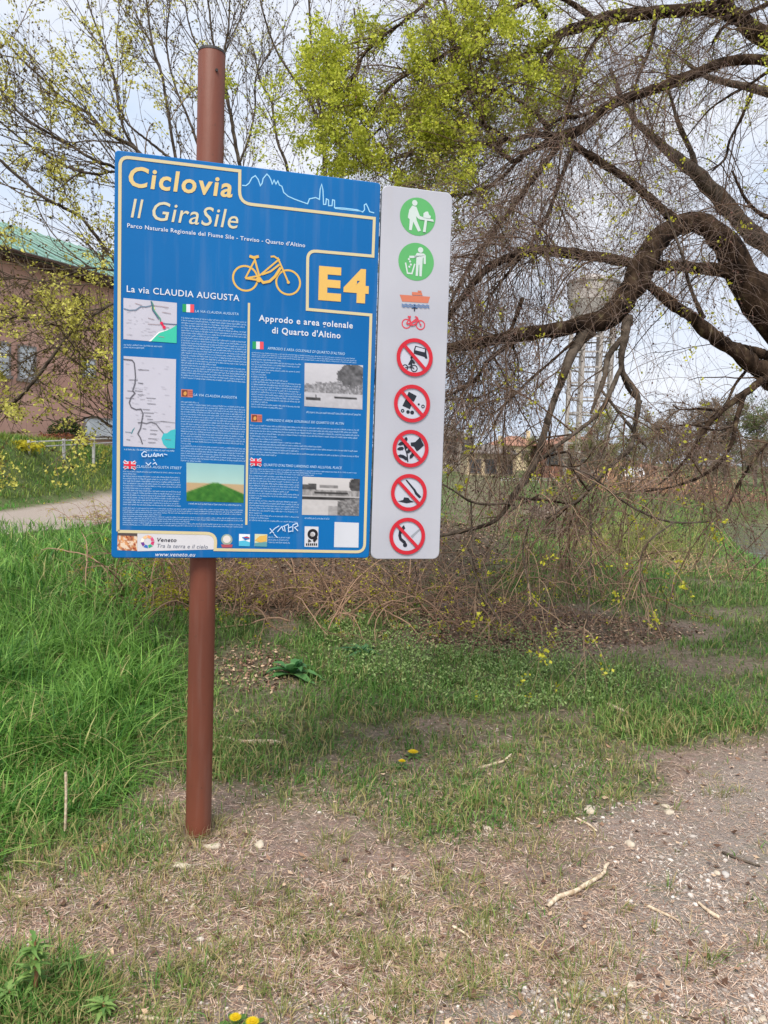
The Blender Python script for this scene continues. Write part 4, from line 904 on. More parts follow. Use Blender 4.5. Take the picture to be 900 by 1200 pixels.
dandelion(484, 881, 13, 'yellow dandelion on the grass right of the pole, upper right one of the pair'); dandelion(471, 892, 9, 'smaller yellow dandelion just below its neighbour in the middle grass')
dandelion(276, 1192, 15, 'yellow dandelion at the bottom edge, left of its neighbour'); dandelion(296, 1197, 17, 'yellow dandelion at the bottom edge, right of its neighbour')
# broad leaved plants
def leafy(px, py, hgt_, nl, llen, lw, c0_, c1_, label, cat='plant', name='dock_plant', upright=.5, stem=0.0, lobes=0.0):
    c = Gt(px, py); base = hgt(c[0], c[1]); e = empty(name, (c[0], c[1], base)); tag(e, label, cat)
    for j in range(nl):
        a_ = rng.uniform(0, 6.28); el = rng.uniform(.15, 1.0)*upright; L_ = llen*rng.uniform(.6, 1.15); z0 = rng.uniform(0, stem) if stem else rng.uniform(0, .02); V = []; Fl = []; K = 9
        ca_, sa_ = math.cos(a_), math.sin(a_); bw = rng.normal(0, .4)
        for k_ in range(K):
            t_ = k_/(K-1); r_ = L_*t_*math.cos(el); zz = z0+L_*math.sin(el)*t_-L_*.55*t_**2.2*(.5+.5*upright)*.8; w_ = lw*math.sin(math.pi*(t_**.8)*.96+.06)*(1+lobes*math.sin(t_*30))*.5
            sx_, sy_ = ca_*r_-sa_*bw*r_*t_, sa_*r_+ca_*bw*r_*t_; zz = max(zz, .006)
            V += [(sx_-sa_*w_, sy_+ca_*w_, zz+w_*.35), (sx_, sy_, zz), (sx_+sa_*w_, sy_-ca_*w_, zz+w_*.35)]
        for k_ in range(K-1): Fl += [[3*k_, 3*k_+1, 3*k_+4, 3*k_+3], [3*k_+1, 3*k_+2, 3*k_+5, 3*k_+4]]
        t_ = rng.random(); cc_ = lincol(c0_)*(1-t_)+lincol(c1_)*t_
        obj('leaf', V, Fl, M_grass, e, col=np.tile(cc_, (len(V), 1)), smooth=True)
    if stem:
        V, Fc = tubes(catmull([(0, 0, 0), (.006, .0, stem*.5), (.0, .004, stem)], 8)[None], np.linspace(.007, .003, 8)[None], 6); obj('stem', V, Fc, M_grass, e, col=np.tile(lincol([150, 110, 80]), (len(V), 1)))
leafy(342, 792, .2, 20, .25, .075, (62, 112, 66), (100, 150, 88), 'dark green dock plant with broad wavy leaves below the board', lobes=.18, upright=1.2)
leafy(425, 765, .2, 16, .18, .05, (64, 108, 70), (100, 146, 92), 'bluish green broad leaved plant right of the darker dock plant', upright=.8)
leafy(40, 1172, .2, 70, .055, .013, (92, 132, 66), (150, 178, 100), 'tall green weed with a reddish stem in the bottom left corner', name='weed_plant', stem=.17, upright=.9, lobes=.35)
leafy(85, 1150, .1, 46, .05, .012, (88, 128, 66), (140, 168, 94), 'low bushy green weed right of the tall corner weed', name='weed_plant', upright=.8, stem=.06, lobes=.35)
leafy(10, 1185, .1, 46, .05, .012, (88, 128, 66), (140, 168, 94), 'low green weed at the left edge below the tall weed', name='weed_plant', upright=.8, stem=.06, lobes=.35)
leafy(120, 1192, .1, 40, .05, .012, (88, 128, 66), (140, 168, 94), 'low green weed near the bottom edge, farthest right of the corner weeds', name='weed_plant', upright=.7, stem=.04, lobes=.35)
leafy(85, 868, .1, 12, .16, .05, (74, 122, 56), (120, 164, 86), 'broad leaved plant among the tall grass left of the pole', name='broadleaf_plant', upright=.9)

# ============================================================ trees
def limb(keys, K=56, ws=.71):
    """keys (px, py, depth, width px) -> path (K,3), radii"""
    p = [P(a, b_, d) for a, b_, d, w_ in keys]; r_ = np.array([w_*ws/2/F0*d for a, b_, d, w_ in keys])
    c = catmull(p, K); ts = np.linspace(0, len(keys)-1, K); return c, np.interp(ts, np.arange(len(keys)), r_)
def spawn(par, prad, n_, L, ang, K, r0, grav=0.0, noise=.15, t0=.1, wts=None, rfrac=.7, bias=None, zmin=.08, upb=0.0):
    N_, Kp = par.shape[:2]; ln = np.linalg.norm(np.diff(par, axis=1), axis=2).sum(1); w_ = ln if wts is None else ln*wts
    idx = rng.choice(N_, n_, p=w_/w_.sum()); t_ = rng.uniform(t0, 1, n_)*(Kp-1-1e-4); k = t_.astype(int); f = (t_-k)[:, None]
    p0 = par[idx, k]*(1-f)+par[idx, k+1]*f; tan = unit(par[idx, k+1]-par[idx, k]); pr_ = prad[idx, k]
    rnd = rng.normal(0, 1, (n_, 3)); perp = unit(rnd-tan*(rnd*tan).sum(1, keepdims=True)); aa = rng.uniform(ang[0], ang[1], n_)[:, None]
    d = unit(tan*np.cos(aa)+perp*np.sin(aa)+np.array([0, 0, upb])[None]+(0 if bias is None else np.array(bias)[None]))
    Ln = rng.uniform(L[0], L[1], n_)[:, None]; out = np.zeros((n_, K, 3)); out[:, 0] = p0; drift = rng.normal(0, noise*.6, (n_, 3))
    for j in range(1, K):
        out[:, j] = out[:, j-1]+d*Ln/(K-1); d = unit(d+rng.normal(0, noise, (n_, 3))+drift*.5+np.array([0, 0, -grav])[None])
    out[:, :, 2] = np.maximum(out[:, :, 2], zmin)
    rb = np.minimum(pr_*rfrac, rng.uniform(r0[0], r0[1], n_)); rad = rb[:, None]*np.linspace(1, .42, K)[None]
    return out, rad
def twigmesh(name, parent, sets, cols, label=None):
    VV = []; FF = []; CC = []; b0 = 0
    for (p_, r_, s_), c_ in zip(sets, cols):
        V, Fc = tubes(p_, r_, s_); VV.append(V); FF.append(Fc+b0); b0 += len(V); nper = p_.shape[1]*s_
        cc = lincol(c_)[None]*rng.uniform(.65, 1.35, (len(p_), 1)); CC.append(np.repeat(cc, nper, axis=0))
    o = obj(name, np.concatenate(VV), np.concatenate(FF), M_twig, parent, col=np.concatenate(CC), smooth=True); o['kind'] = 'stuff'
    return o
def tipsel(paths, n_, t0=.3, keep=None):
    N_, K = paths.shape[:2]; i_ = rng.integers(0, N_, n_); t_ = rng.uniform(t0, 1, n_)*(K-1-1e-4); k = t_.astype(int); f = (t_-k)[:, None]
    p_ = paths[i_, k]*(1-f)+paths[i_, k+1]*f
    if keep is not None: p_ = p_[keep(p_)]
    return p_
def tufts(name, parent, pts, per, spread, size, c0_, c1_, mat=None, vary=.25):
    n_ = len(pts); c = np.repeat(pts, per, axis=0); m_ = len(c); c = c+rng.normal(0, spread, (m_, 3)); u = unit(rng.normal(0, 1, (m_, 3))); v = unit(np.cross(u, rng.normal(0, 1, (m_, 3)))); w_ = np.cross(u, v)
    s_ = (size*rng.uniform(.6, 1.35, m_))[:, None]
    V = np.stack([c-u*s_*.5, c+v*s_*.36+w_*s_*.1, c+u*s_*.5, c-v*s_*.36+w_*s_*.1], 1).reshape(-1, 3); Fc = np.arange(m_*4).reshape(-1, 4)
    t_ = np.clip(np.repeat(rng.random(n_), per)+rng.normal(0, .2, m_), 0, 1)[:, None]; col = (lincol(c0_)*(1-t_)+lincol(c1_)*t_)*rng.uniform(1-vary, 1+vary, (m_, 1))
    o = obj(name, V, Fc, mat or M_leaf, parent, col=np.repeat(col, 4, axis=0)); o['kind'] = 'stuff'; return o
def child_at(o, e):          # geometry is in world coordinates; keep it there under its empty
    o.parent = e; o.matrix_parent_inverse = Matrix.Translation(e.location).inverted()
def add_limb(e, name, path, rad, mat, sides=11, jit=.05):
    V, Fc = tubes(path[None], rad[None], sides, jit); n_ = len(V); Fl = [list(f) for f in Fc]+[list(range(sides-1, -1, -1)), list(range(n_-sides, n_))]
    o = link(name, mesh(name, V, Fl, mat, smooth=True)); child_at(o, e); return o

# ---- the big drooping tree at the right; its trunk stands just outside the frame
tb = P(1110, 860, 5.6); tb[2] = hgt(tb[0], tb[1])
big = empty('drooping_elm', tuple(tb)); tag(big, 'large drooping tree with thick dark arching limbs reaching in from the right', 'tree')
TR = [(1105, 880, 5.6, 95), (1090, 740, 5.6, 78), (1075, 640, 5.6, 70), (1050, 560, 5.6, 66), (1040, 500, 5.6, 58)]
p_, r_ = limb(TR); p_[0, 2] = min(p_[0, 2], tb[2]-.15); add_limb(big, 'trunk', p_, r_, M_bark, 16)
tp, trr = limb([(1050, 540, 5.6, 60), (1075, 400, 5.9, 52), (1060, 250, 6.0, 44), (1020, 120, 6.0, 36), (960, 70, 6.0, 30), (905, 47, 6.0, 27)]); add_limb(big, 'trunk', tp, trr, M_bark, 14)
LIMBS = [
 # keys, twig weight, leafiness, material
 ([(1045, 545, 5.6, 58), (985, 465, 5.5, 54), (900, 372, 5.4, 50), (868, 318, 5.4, 46), (848, 283, 5.4, 40), (824, 262, 5.4, 36), (800, 262, 5.4, 33), (776, 277, 5.3, 31), (759, 300, 5.2, 34), (746, 330, 5.1, 42), (728, 358, 5.0, 44), (710, 374, 5.0, 36), (680, 381, 4.9, 28), (640, 388, 4.9, 26), (600, 394, 4.8, 22), (560, 402, 4.8, 19), (515, 410, 4.7, 16), (455, 430, 4.7, 11), (420, 470, 4.7, 6)], 1.1, .1),
 ([(905, 340, 5.4, 36), (870, 322, 5.4, 24), (830, 315, 5.4, 20), (790, 312, 5.3, 17), (750, 309, 5.3, 17), (700, 301, 5.3, 16), (660, 296, 5.3, 16), (630, 293, 5.2, 16), (600, 300, 5.1, 15), (570, 316, 5.0, 13), (545, 345, 5.0, 11), (522, 380, 4.9, 8), (510, 430, 4.9, 5)], 1.9, .1),
 ([(1040, 560, 5.6, 50), (970, 492, 5.4, 40), (915, 452, 5.3, 34), (867, 415, 5.2, 27), (833, 392, 5.2, 23), (808, 370, 5.2, 19), (784, 354, 5.2, 17), (765, 338, 5.2, 15), (750, 320, 5.2, 12)], .25, .05),
 ([(960, 455, 5.4, 26), (915, 425, 5.3, 20), (885, 412, 5.3, 15), (850, 402, 5.3, 9)], .2, .05),
 ([(920, 438, 5.3, 18), (895, 445, 5.2, 14), (873, 461, 5.1, 12), (844, 483, 5.0, 9), (824, 505, 4.9, 7), (811, 528, 4.8, 6), (795, 548, 4.8, 4), (772, 568, 4.7, 3)], .5, .05),
 ([(873, 461, 5.1, 9), (864, 488, 5.0, 8), (859, 515, 4.9, 7), (845, 540, 4.8, 6), (822, 558, 4.7, 5), (790, 570, 4.6, 4), (755, 576, 4.6, 3)], .6, .05),
 ([(880, 428, 5.3, 6), (862, 450, 5.2, 5), (850, 474, 5.1, 4), (826, 496, 5.0, 3)], .4, .05),
 ([(846, 482, 5.0, 5), (820, 479, 5.0, 4), (798, 480, 5.0, 3), (788, 474, 5.0, 2)], .8, .1), 
 ([(857, 500, 5.0, 4), (838, 504, 4.9, 3.5), (810, 498, 4.9, 3), (770, 503, 4.8, 2)], .8, .1),
 ([(1010, 115, 6.0, 40), (955, 72, 6.0, 32), (905, 47, 6.0, 28), (880, 33, 6.0, 25), (862, 18, 6.0, 24), (835, 10, 6.1, 22), (800, 12, 6.1, 20), (760, 15, 6.1, 20), (720, 20, 6.1, 20), (690, 28, 6.1, 18), (660, 38, 6.1, 14), (625, 60, 6.0, 9), (590, 72, 6.0, 6), (550, 66, 5.9, 4)], 3.2, .7),
 ([(852, -90, 6.2, 26), (856, -30, 6.1, 24), (850, 0, 6.0, 23), (858, 22, 6.0, 22)], .5, .4),
 ([(1050, 170, 6.2, 26), (980, 90, 6.0, 20), (900, 71, 5.8, 17), (855, 72, 5.8, 16), (830, 80, 5.8, 16), (800, 92, 5.8, 16), (770, 104, 5.8, 15), (740, 113, 5.7, 14), (710, 127, 5.7, 13), (690, 145, 5.7, 14), (668, 158, 5.6, 20), (650, 163, 5.6, 18), (633, 172, 5.6, 11), (618, 178, 5.6, 9), (604, 189, 5.5, 8), (592, 183, 5.5, 6), (575, 170, 5.5, 5), (560, 165, 5.5, 3)], 1.5, .35),
 ([(725, 121, 5.7, 9), (700, 128, 5.7, 7), (680, 136, 5.6, 6), (662, 138, 5.6, 6), (650, 143, 5.6, 5), (643, 155, 5.6, 5)], 1.0, .3),
 ([(650, 160, 5.6, 12), (625, 158, 5.6, 8), (600, 164, 5.7, 7), (575, 168, 5.8, 6), (530, 172, 5.9, 5), (480, 182, 6.0, 4), (440, 190, 6.1, 3)], 1.6, 1.0),
 ([(606, 189, 5.5, 6), (590, 206, 5.5, 6), (567, 221, 5.5, 5), (545, 228, 5.5, 5), (520, 228, 5.5, 4), (480, 214, 5.6, 3)], 1.2, .6),
 ([(662, 163, 5.6, 14), (700, 188, 5.6, 13), (735, 210, 5.6, 13), (765, 235, 5.5, 14), (790, 258, 5.4, 16)], 2.0, .15),
 ([(655, 170, 5.6, 9), (625, 210, 5.5, 8), (595, 250, 5.4, 7), (565, 290, 5.2, 6), (540, 330, 5.1, 5), (520, 375, 5.0, 4)], 2.3, .2),
 ([(672, 172, 5.6, 8), (655, 215, 5.5, 7), (640, 255, 5.5, 6), (615, 295, 5.4, 5), (575, 345, 5.3, 4)], 2.3, .15),
 ([(1050, 420, 7.2, 40), (960, 335, 7.2, 34), (900, 288, 7.2, 30), (880, 272, 7.2, 28), (850, 240, 7.2, 26), (820, 207, 7.2, 22), (795, 187, 7.2, 18), (770, 165, 7.2, 13), (748, 145, 7.2, 10), (730, 118, 7.2, 7), (715, 80, 7.2, 5)], .8, .2, 'g'),
 ([(818, 205, 7.2, 11), (810, 178, 7.2, 9), (797, 150, 7.1, 8), (790, 128, 7.1, 6), (782, 95, 7.0, 4), (785, 60, 7.0, 3)], .9, .2, 'g'),
 ([(1000, 140, 7.0, 16), (930, 118, 7.0, 14), (885, 104, 7.0, 13), (850, 96, 7.0, 11), (825, 88, 7.0, 8), (800, 70, 7.0, 4)], .8, .3, 'g'),
 ([(824, 372, 5.2, 9), (815, 352, 5.1, 7), (807, 330, 5.1, 6), (800, 300, 5.0, 5), (792, 278, 5.0, 4), (778, 240, 5.0, 3)], .4, .1, 'g'),
 ([(735, 372, 5.0, 20), (732, 395, 4.9, 13), (728, 418, 4.9, 10), (731, 438, 4.9, 9), (748, 466, 4.8, 8), (744, 500, 4.8, 6), (738, 525, 4.7, 8), (712, 549, 4.7, 6), (682, 582, 4.6, 6), (660, 596, 4.6, 4), (640, 608, 4.6, 3)], .8, .15, 'g'),
 ([(728, 430, 4.9, 8), (716, 458, 4.8, 8), (705, 480, 4.8, 8), (690, 495, 4.8, 7), (670, 510, 4.7, 7), (650, 525, 4.7, 7), (632, 540, 4.7, 5)], .4, .1, 'g'),
 ([(732, 392, 4.9, 10), (713, 418, 4.9, 10), (709, 440, 4.8, 9), (701, 462, 4.8, 7), (692, 485, 4.8, 4)], .4, .1, 'g'),
 ([(703, 455, 4.8, 4), (718, 474, 4.8, 5), (733, 493, 4.8, 5), (752, 517, 4.8, 6), (758, 524, 4.8, 4)], .5, .1, 'g'),
 ([(728, 437, 4.9, 6), (738, 458, 4.9, 7), (752, 472, 4.9, 6)], .2, .1, 'g'),
 ([(692, 386, 4.9, 26), (680, 398, 4.9, 20), (667, 422, 4.8, 15), (655, 455, 4.8, 12), (645, 482, 4.8, 11), (637, 510, 4.7, 11), (628, 540, 4.7, 12), (615, 562, 4.7, 12), (602, 580, 4.6, 12), (590, 600, 4.6, 8), (575, 613, 4.6, 6), (545, 622, 4.6, 6), (505, 630, 4.6, 5)], .7, .1, 'g'),
 ([(612, 350, 5.0, 7), (606, 368, 4.9, 7), (600, 384, 4.9, 6), (596, 394, 4.8, 6)], .3, .1),
 ([(612, 395, 4.8, 9), (590, 408, 4.8, 8), (570, 425, 4.7, 7), (560, 441, 4.7, 6), (540, 456, 4.7, 5), (515, 468, 4.7, 4), (480, 490, 4.7, 3)], 1.3, .05),
 ([(600, 403, 4.8, 4), (607, 428, 4.8, 3.5), (590, 450, 4.8, 3), (562, 465, 4.7, 3), (530, 468, 4.7, 2.5), (500, 470, 4.7, 2)], 1.3, .05),
 ([(672, 400, 4.8, 5), (650, 420, 4.8, 4), (620, 446, 4.8, 4), (600, 466, 4.8, 3.5), (580, 483, 4.8, 3), (560, 488, 4.7, 2)], 1.5, .05),
 ([(596, 600, 4.5, 3), (612, 590, 4.5, 4), (632, 580, 4.4, 2.5)], .3, .1, 'g'),
 ([(602, 592, 4.6, 5), (590, 590, 4.5, 4), (570, 591, 4.5, 4), (550, 587, 4.5, 4), (530, 574, 4.5, 3), (512, 564, 4.5, 3)], .9, .5, 'g'),
 ([(660, 546, 4.7, 3), (690, 556, 4.6, 3), (720, 580, 4.6, 4), (752, 600, 4.5, 4), (790, 612, 4.5, 3.5), (838, 611, 4.5, 2)], 1.0, .5, 'g'),
 ([(552, 588, 4.5, 3), (553, 630, 4.5, 3), (553, 662, 4.4, 3), (568, 694, 4.3, 3), (585, 730, 4.2, 2)], .9, .5, 'g'),
 ([(630, 582, 4.4, 3), (620, 615, 4.4, 3), (613, 645, 4.4, 3), (616, 670, 4.3, 3), (622, 700, 4.2, 3), (612, 722, 4.2, 2)], .9, .5, 'g'),
 ([(690, 585, 4.5, 3), (693, 625, 4.5, 3), (692, 660, 4.4, 3), (690, 700, 4.3, 3), (686, 738, 4.2, 2)], .9, .5, 'g'),
 ([(790, 612, 4.5, 3), (760, 635, 4.4, 3), (750, 660, 4.4, 3), (752, 700, 4.3, 2)], .8, .6, 'g'),
 ([(645, 545, 4.7, 3), (680, 545, 4.7, 2.5), (700, 520, 4.8, 2)], .4, .1),
 ([(604, 584, 4.6, 5), (640, 586, 4.6, 4), (672, 590, 4.6, 4), (688, 578, 4.6, 5)], .7, .2),
 ([(640, 535, 4.7, 4), (665, 530, 4.7, 3), (670, 545, 4.7, 3), (678, 560, 4.7, 4), (690, 575, 4.6, 3)], .4, .1),
 # leafy branches of the crown's left edge
 ([(700, 25, 6.1, 10), (650, -5, 6.0, 9), (600, 10, 6.0, 7), (560, 40, 5.9, 6), (510, 70, 5.9, 5), (460, 100, 5.8, 4), (425, 150, 5.8, 3)], 2.6, 1.0),
 ([(640, 20, 6.1, 9), (590, -40, 6.2, 8), (530, -20, 6.2, 6), (480, 20, 6.1, 5), (430, 60, 6.0, 4), (405, 110, 6.0, 3)], 2.4, 1.0),
 ([(645, 150, 5.7, 8), (610, 120, 5.8, 7), (570, 105, 5.9, 6), (520, 110, 6.0, 5), (470, 130, 6.0, 4), (425, 170, 6.0, 3)], 2.6, 1.0),
 ([(600, 165, 5.7, 5), (560, 145, 5.7, 5), (520, 150, 5.8, 4), (490, 170, 5.8, 3), (465, 200, 5.8, 2)], 1.6, 1.0),
 ([(600, 190, 5.5, 5), (570, 150, 5.6, 5), (545, 100, 5.8, 4), (530, 50, 6.0, 3), (520, 0, 6.2, 3)], 1.8, 1.0),
 ([(660, 36, 6.1, 9), (640, 70, 6.0, 7), (600, 100, 5.9, 5), (560, 120, 5.8, 4), (500, 210, 5.8, 3)], 1.8, 1.0),
 ([(720, 20, 6.1, 8), (690, 60, 6.0, 6), (672, 110, 5.9, 5), (660, 150, 5.8, 4)], 3.0, .3),
 ([(770, 15, 6.1, 8), (760, 60, 6.0, 6), (745, 100, 5.9, 4), (740, 160, 5.8, 3)], 2.4, .2),
 ([(885, 100, 6.6, 6), (868, 140, 6.5, 5), (855, 165, 6.5, 4), (850, 185, 6.5, 4), (835, 200, 6.4, 3)], .5, .2),
 ([(905, 80, 6.0, 6), (880, 98, 6.0, 5), (855, 112, 5.9, 4), (830, 130, 5.9, 3), (805, 160, 5.9, 2)], .7, .5),
 ([(1000, 300, 6.0, 12), (940, 260, 6.0, 9), (900, 255, 6.0, 7), (875, 235, 6.0, 5), (858, 200, 6.0, 3)], .7, .15),
 ([(1000, 620, 5.4, 20), (950, 560, 5.2, 10), (905, 520, 5.0, 6), (870, 560, 4.9, 5), (850, 600, 4.8, 3)], .9, .1),
 ([(1030, 30, 6.0, 16), (960, -10, 6.0, 12), (900, 5, 6.0, 8), (850, 30, 5.9, 5), (830, 60, 5.9, 3)], 1.0, .5),
]
LP = []; LR = []; LW = []; LL = []; LG = []
for it in LIMBS:
    p_, r_ = limb(it[0]); wv = rng.normal(0, 1, p_.shape)*r_[:, None]*.10; p_ = p_+wv*.6; kn = vnoise(np.linspace(0, 14, len(r_))+rng.uniform(0, 90), np.full(len(r_), 3.3), 88, 3); r_ = r_*(.82+.36*kn); LP.append(p_); LR.append(r_); LW.append(it[1]); LL.append(it[2]); LG.append(len(it) > 3)
    if max(k_[3] for k_ in it[0]) >= 3: add_limb(big, 'branch', p_, r_*(1+rng.normal(0, .04, len(r_))), M_bark_grey if len(it) > 3 else M_bark, 14 if r_[0] > .05 else 7)
LP = np.array(LP); LR = np.array(LR); LW = np.array(LW); LL = np.array(LL); LG = np.array(LG)
leafy_ = LL >= .5; low = np.array([it[0][0][1] > 520 and it[0][0][0] < 900 for it in LIMBS])
s1, s1r = spawn(LP, LR, 340, (.35, 1.1), (.4, 1.25), 9, (.003, .0065), .10, .13, .12, LW*(~low)*(~leafy_+0.0))
s1b, s1br = spawn(LP, LR, 60, (.2, .5), (.4, 1.25), 8, (.003, .005), .12, .14, .15, low*1.0)
s1c, s1cr = spawn(LP, LR, 260, (.3, .85), (.4, 1.2), 9, (.003, .006), .05, .13, .1, LW*leafy_*(~low))
s2, s2r = spawn(s1, s1r, 3200, (.25, .7), (.4, 1.2), 8, (.0016, .0028), .11, .12, .1)
s2c, s2cr = spawn(s1c, s1cr, 900, (.15, .5), (.4, 1.2), 7, (.002, .0034), .06, .13, .1)
s2l, s2lr = spawn(LP, LR, 2000, (.15, .8), (.5, 1.5), 8, (.0014, .0028), .18, .12, .05, LW*(~low))
s3, s3r = spawn(np.concatenate([s2, s2l]), np.concatenate([s2r, s2lr]), 22000, (.1, .36), (.4, 1.1), 6, (.0010, .0017), .12, .12, .1)
s3c, s3cr = spawn(s2c, s2cr, 2600, (.07, .25), (.4, 1.1), 5, (.0013, .002), .06, .14, .1)
s2b, s2br = spawn(s1b, s1br, 170, (.12, .35), (.4, 1.1), 6, (.0016, .0026), .12, .14, .1)
def openings(pts, rad):      # the crown has open windows of sky: thin the finest twigs there
    u_, v_ = proj(pts[:, -1]); o_ = np.zeros(len(pts), bool)
    for (a_, b_, ra, rb) in ((800, 435, 75, 60), (825, 150, 55, 50), (880, 55, 60, 20), (855, 345, 45, 18), (790, 295, 35, 15), (600, 340, 40, 20), (860, 200, 50, 60), (690, 450, 45, 60), (595, 175, 16, 10), (750, 520, 40, 30), (620, 540, 60, 40)):
        o_ |= ((u_-a_)/ra)**2+((v_-b_)/rb)**2 < 1
    k = ~(o_ & (rng.random(len(pts)) < .78)); return pts[k], rad[k]
s3, s3r = openings(s3, s3r); s2, s2r = openings(s2, s2r)
lowk = (s3[:, -1, 2] > 1.0) | (rng.random(len(s3)) < .35); s3, s3r = s3[lowk], s3r[lowk]
tw = twigmesh('twigs', None, [(s1, s1r, 5), (s1c, s1cr, 5), (s1b, s1br, 4), (s2, s2r, 3), (s2c, s2cr, 3), (s2l, s2lr, 3), (s2b, s2br, 3), (s3, s3r, 3), (s3c, s3cr, 3)],
              [(92, 74, 60), (92, 76, 58), (140, 118, 98), (112, 94, 80), (104, 88, 66), (118, 100, 84), (146, 124, 102), (130, 114, 106), (112, 98, 78)]); child_at(tw, big)
allc = np.concatenate([s2c[:, :5], s3c]) if s2c.shape[1] == 5 else s3c
pts = np.concatenate([tipsel(s3c, 15000, .1), tipsel(s2c, 8000, .1), tipsel(s1c, 500, .4)])
u_, v_ = proj(pts); dens = vnoise(u_/26+40, v_/26+40, 95, 3); keep = (rng.random(len(pts)) < np.clip((dens-.38)*5.5, .06, 1)*np.clip(1.15-np.maximum(0, u_-640)/90, .12, 1)); pts = pts[keep]
lf = tufts('leaves', None, pts, 6, .021, .022, (146, 158, 44), (216, 220, 88)); child_at(lf, big)
p2_ = np.concatenate([tipsel(s3, 1500, .4), tipsel(s2l, 400, .4), tipsel(LP[LW > 1][:, :], 140, .3), tipsel(s2b, 200, .3)]); u_, v_ = proj(p2_); dens = vnoise(u_/30+10, v_/30+10, 96, 2); p2_ = p2_[dens > .47]
lf = tufts('leaves', None, p2_, 6, .015, .021, (160, 160, 44), (222, 220, 76)); child_at(lf, big)
bd = np.concatenate([tipsel(s3, 12000, .1), tipsel(s2, 3000, .2)]); o = tufts('buds', None, bd, 2, .002, .013, (70, 52, 48), (112, 84, 74), M_litter); child_at(o, big)

# ---- thin budding trees behind the board on the left
def thin_tree(name, label, base, stems, n1, n2, n3, ntuft, nbud, colr, keepfn=None, L1=(.3, .9), up_=.15, lc=((178, 172, 74), (228, 224, 118)), grav=-.02):
    e = empty(name, tuple(base)); tag(e, label, 'tree'); SP = []; SR = []; SW = []
    for k_, st in enumerate(stems):
        p_, r_ = limb(st[0]); p_ = p_+rng.normal(0, 1, p_.shape)*r_[:, None]*.15; SP.append(p_); SR.append(r_); SW.append(st[1]); p_[0, 2] = min(p_[0, 2], hgt(p_[0, 0], p_[0, 1])-.1) if st[0][0][1] > 600 else p_[0, 2]; add_limb(e, 'trunk' if k_ == 0 else 'branch', p_, r_, M_bark_grey, 7)
    SP = np.array(SP); SR = np.array(SR); SW = np.array(SW)
    a1, r1 = spawn(SP, SR, n1, L1, (.35, 1.0), 8, (.0028, .0055), grav, .12, .12, SW, upb=up_)
    a2, r2 = spawn(np.concatenate([a1]), r1, n2, (.15, .5), (.4, 1.0), 7, (.0018, .003), grav, .12, .1, upb=up_)
    a3, r3 = spawn(a2, r2, n3, (.06, .24), (.4, 1.1), 5, (.0013, .002), grav, .12, .1, upb=up_)
    o = twigmesh('twigs', None, [(a1, r1, 4), (a2, r2, 3), (a3, r3, 3)], [colr, colr, colr]); child_at(o, e)
    bd = np.concatenate([tipsel(a2, nbud//2, .1), tipsel(a3, nbud//3, .1), tipsel(a1, nbud//6, .1)]); o = tufts('buds', None, bd, 3, .003, .014, (84, 70, 50), (136, 122, 72), M_litter); child_at(o, e)
    tf = np.concatenate([tipsel(a2, ntuft, .3), tipsel(a3, ntuft, .2)]); u_, v_ = proj(tf); dens = vnoise(u_/34+20, v_/34+20, 97, 3); pk = keepfn(u_, v_) if keepfn else .6
    tf = tf[rng.random(len(tf)) < np.clip((dens-.36)*6, .05, 1)*pk]; o = tufts('leaves', None, tf, 9, .017, .0185, *lc); child_at(o, e)
    return e
b1 = P(239, 760, 5.6); b1[2] = hgt(b1[0], b1[1])
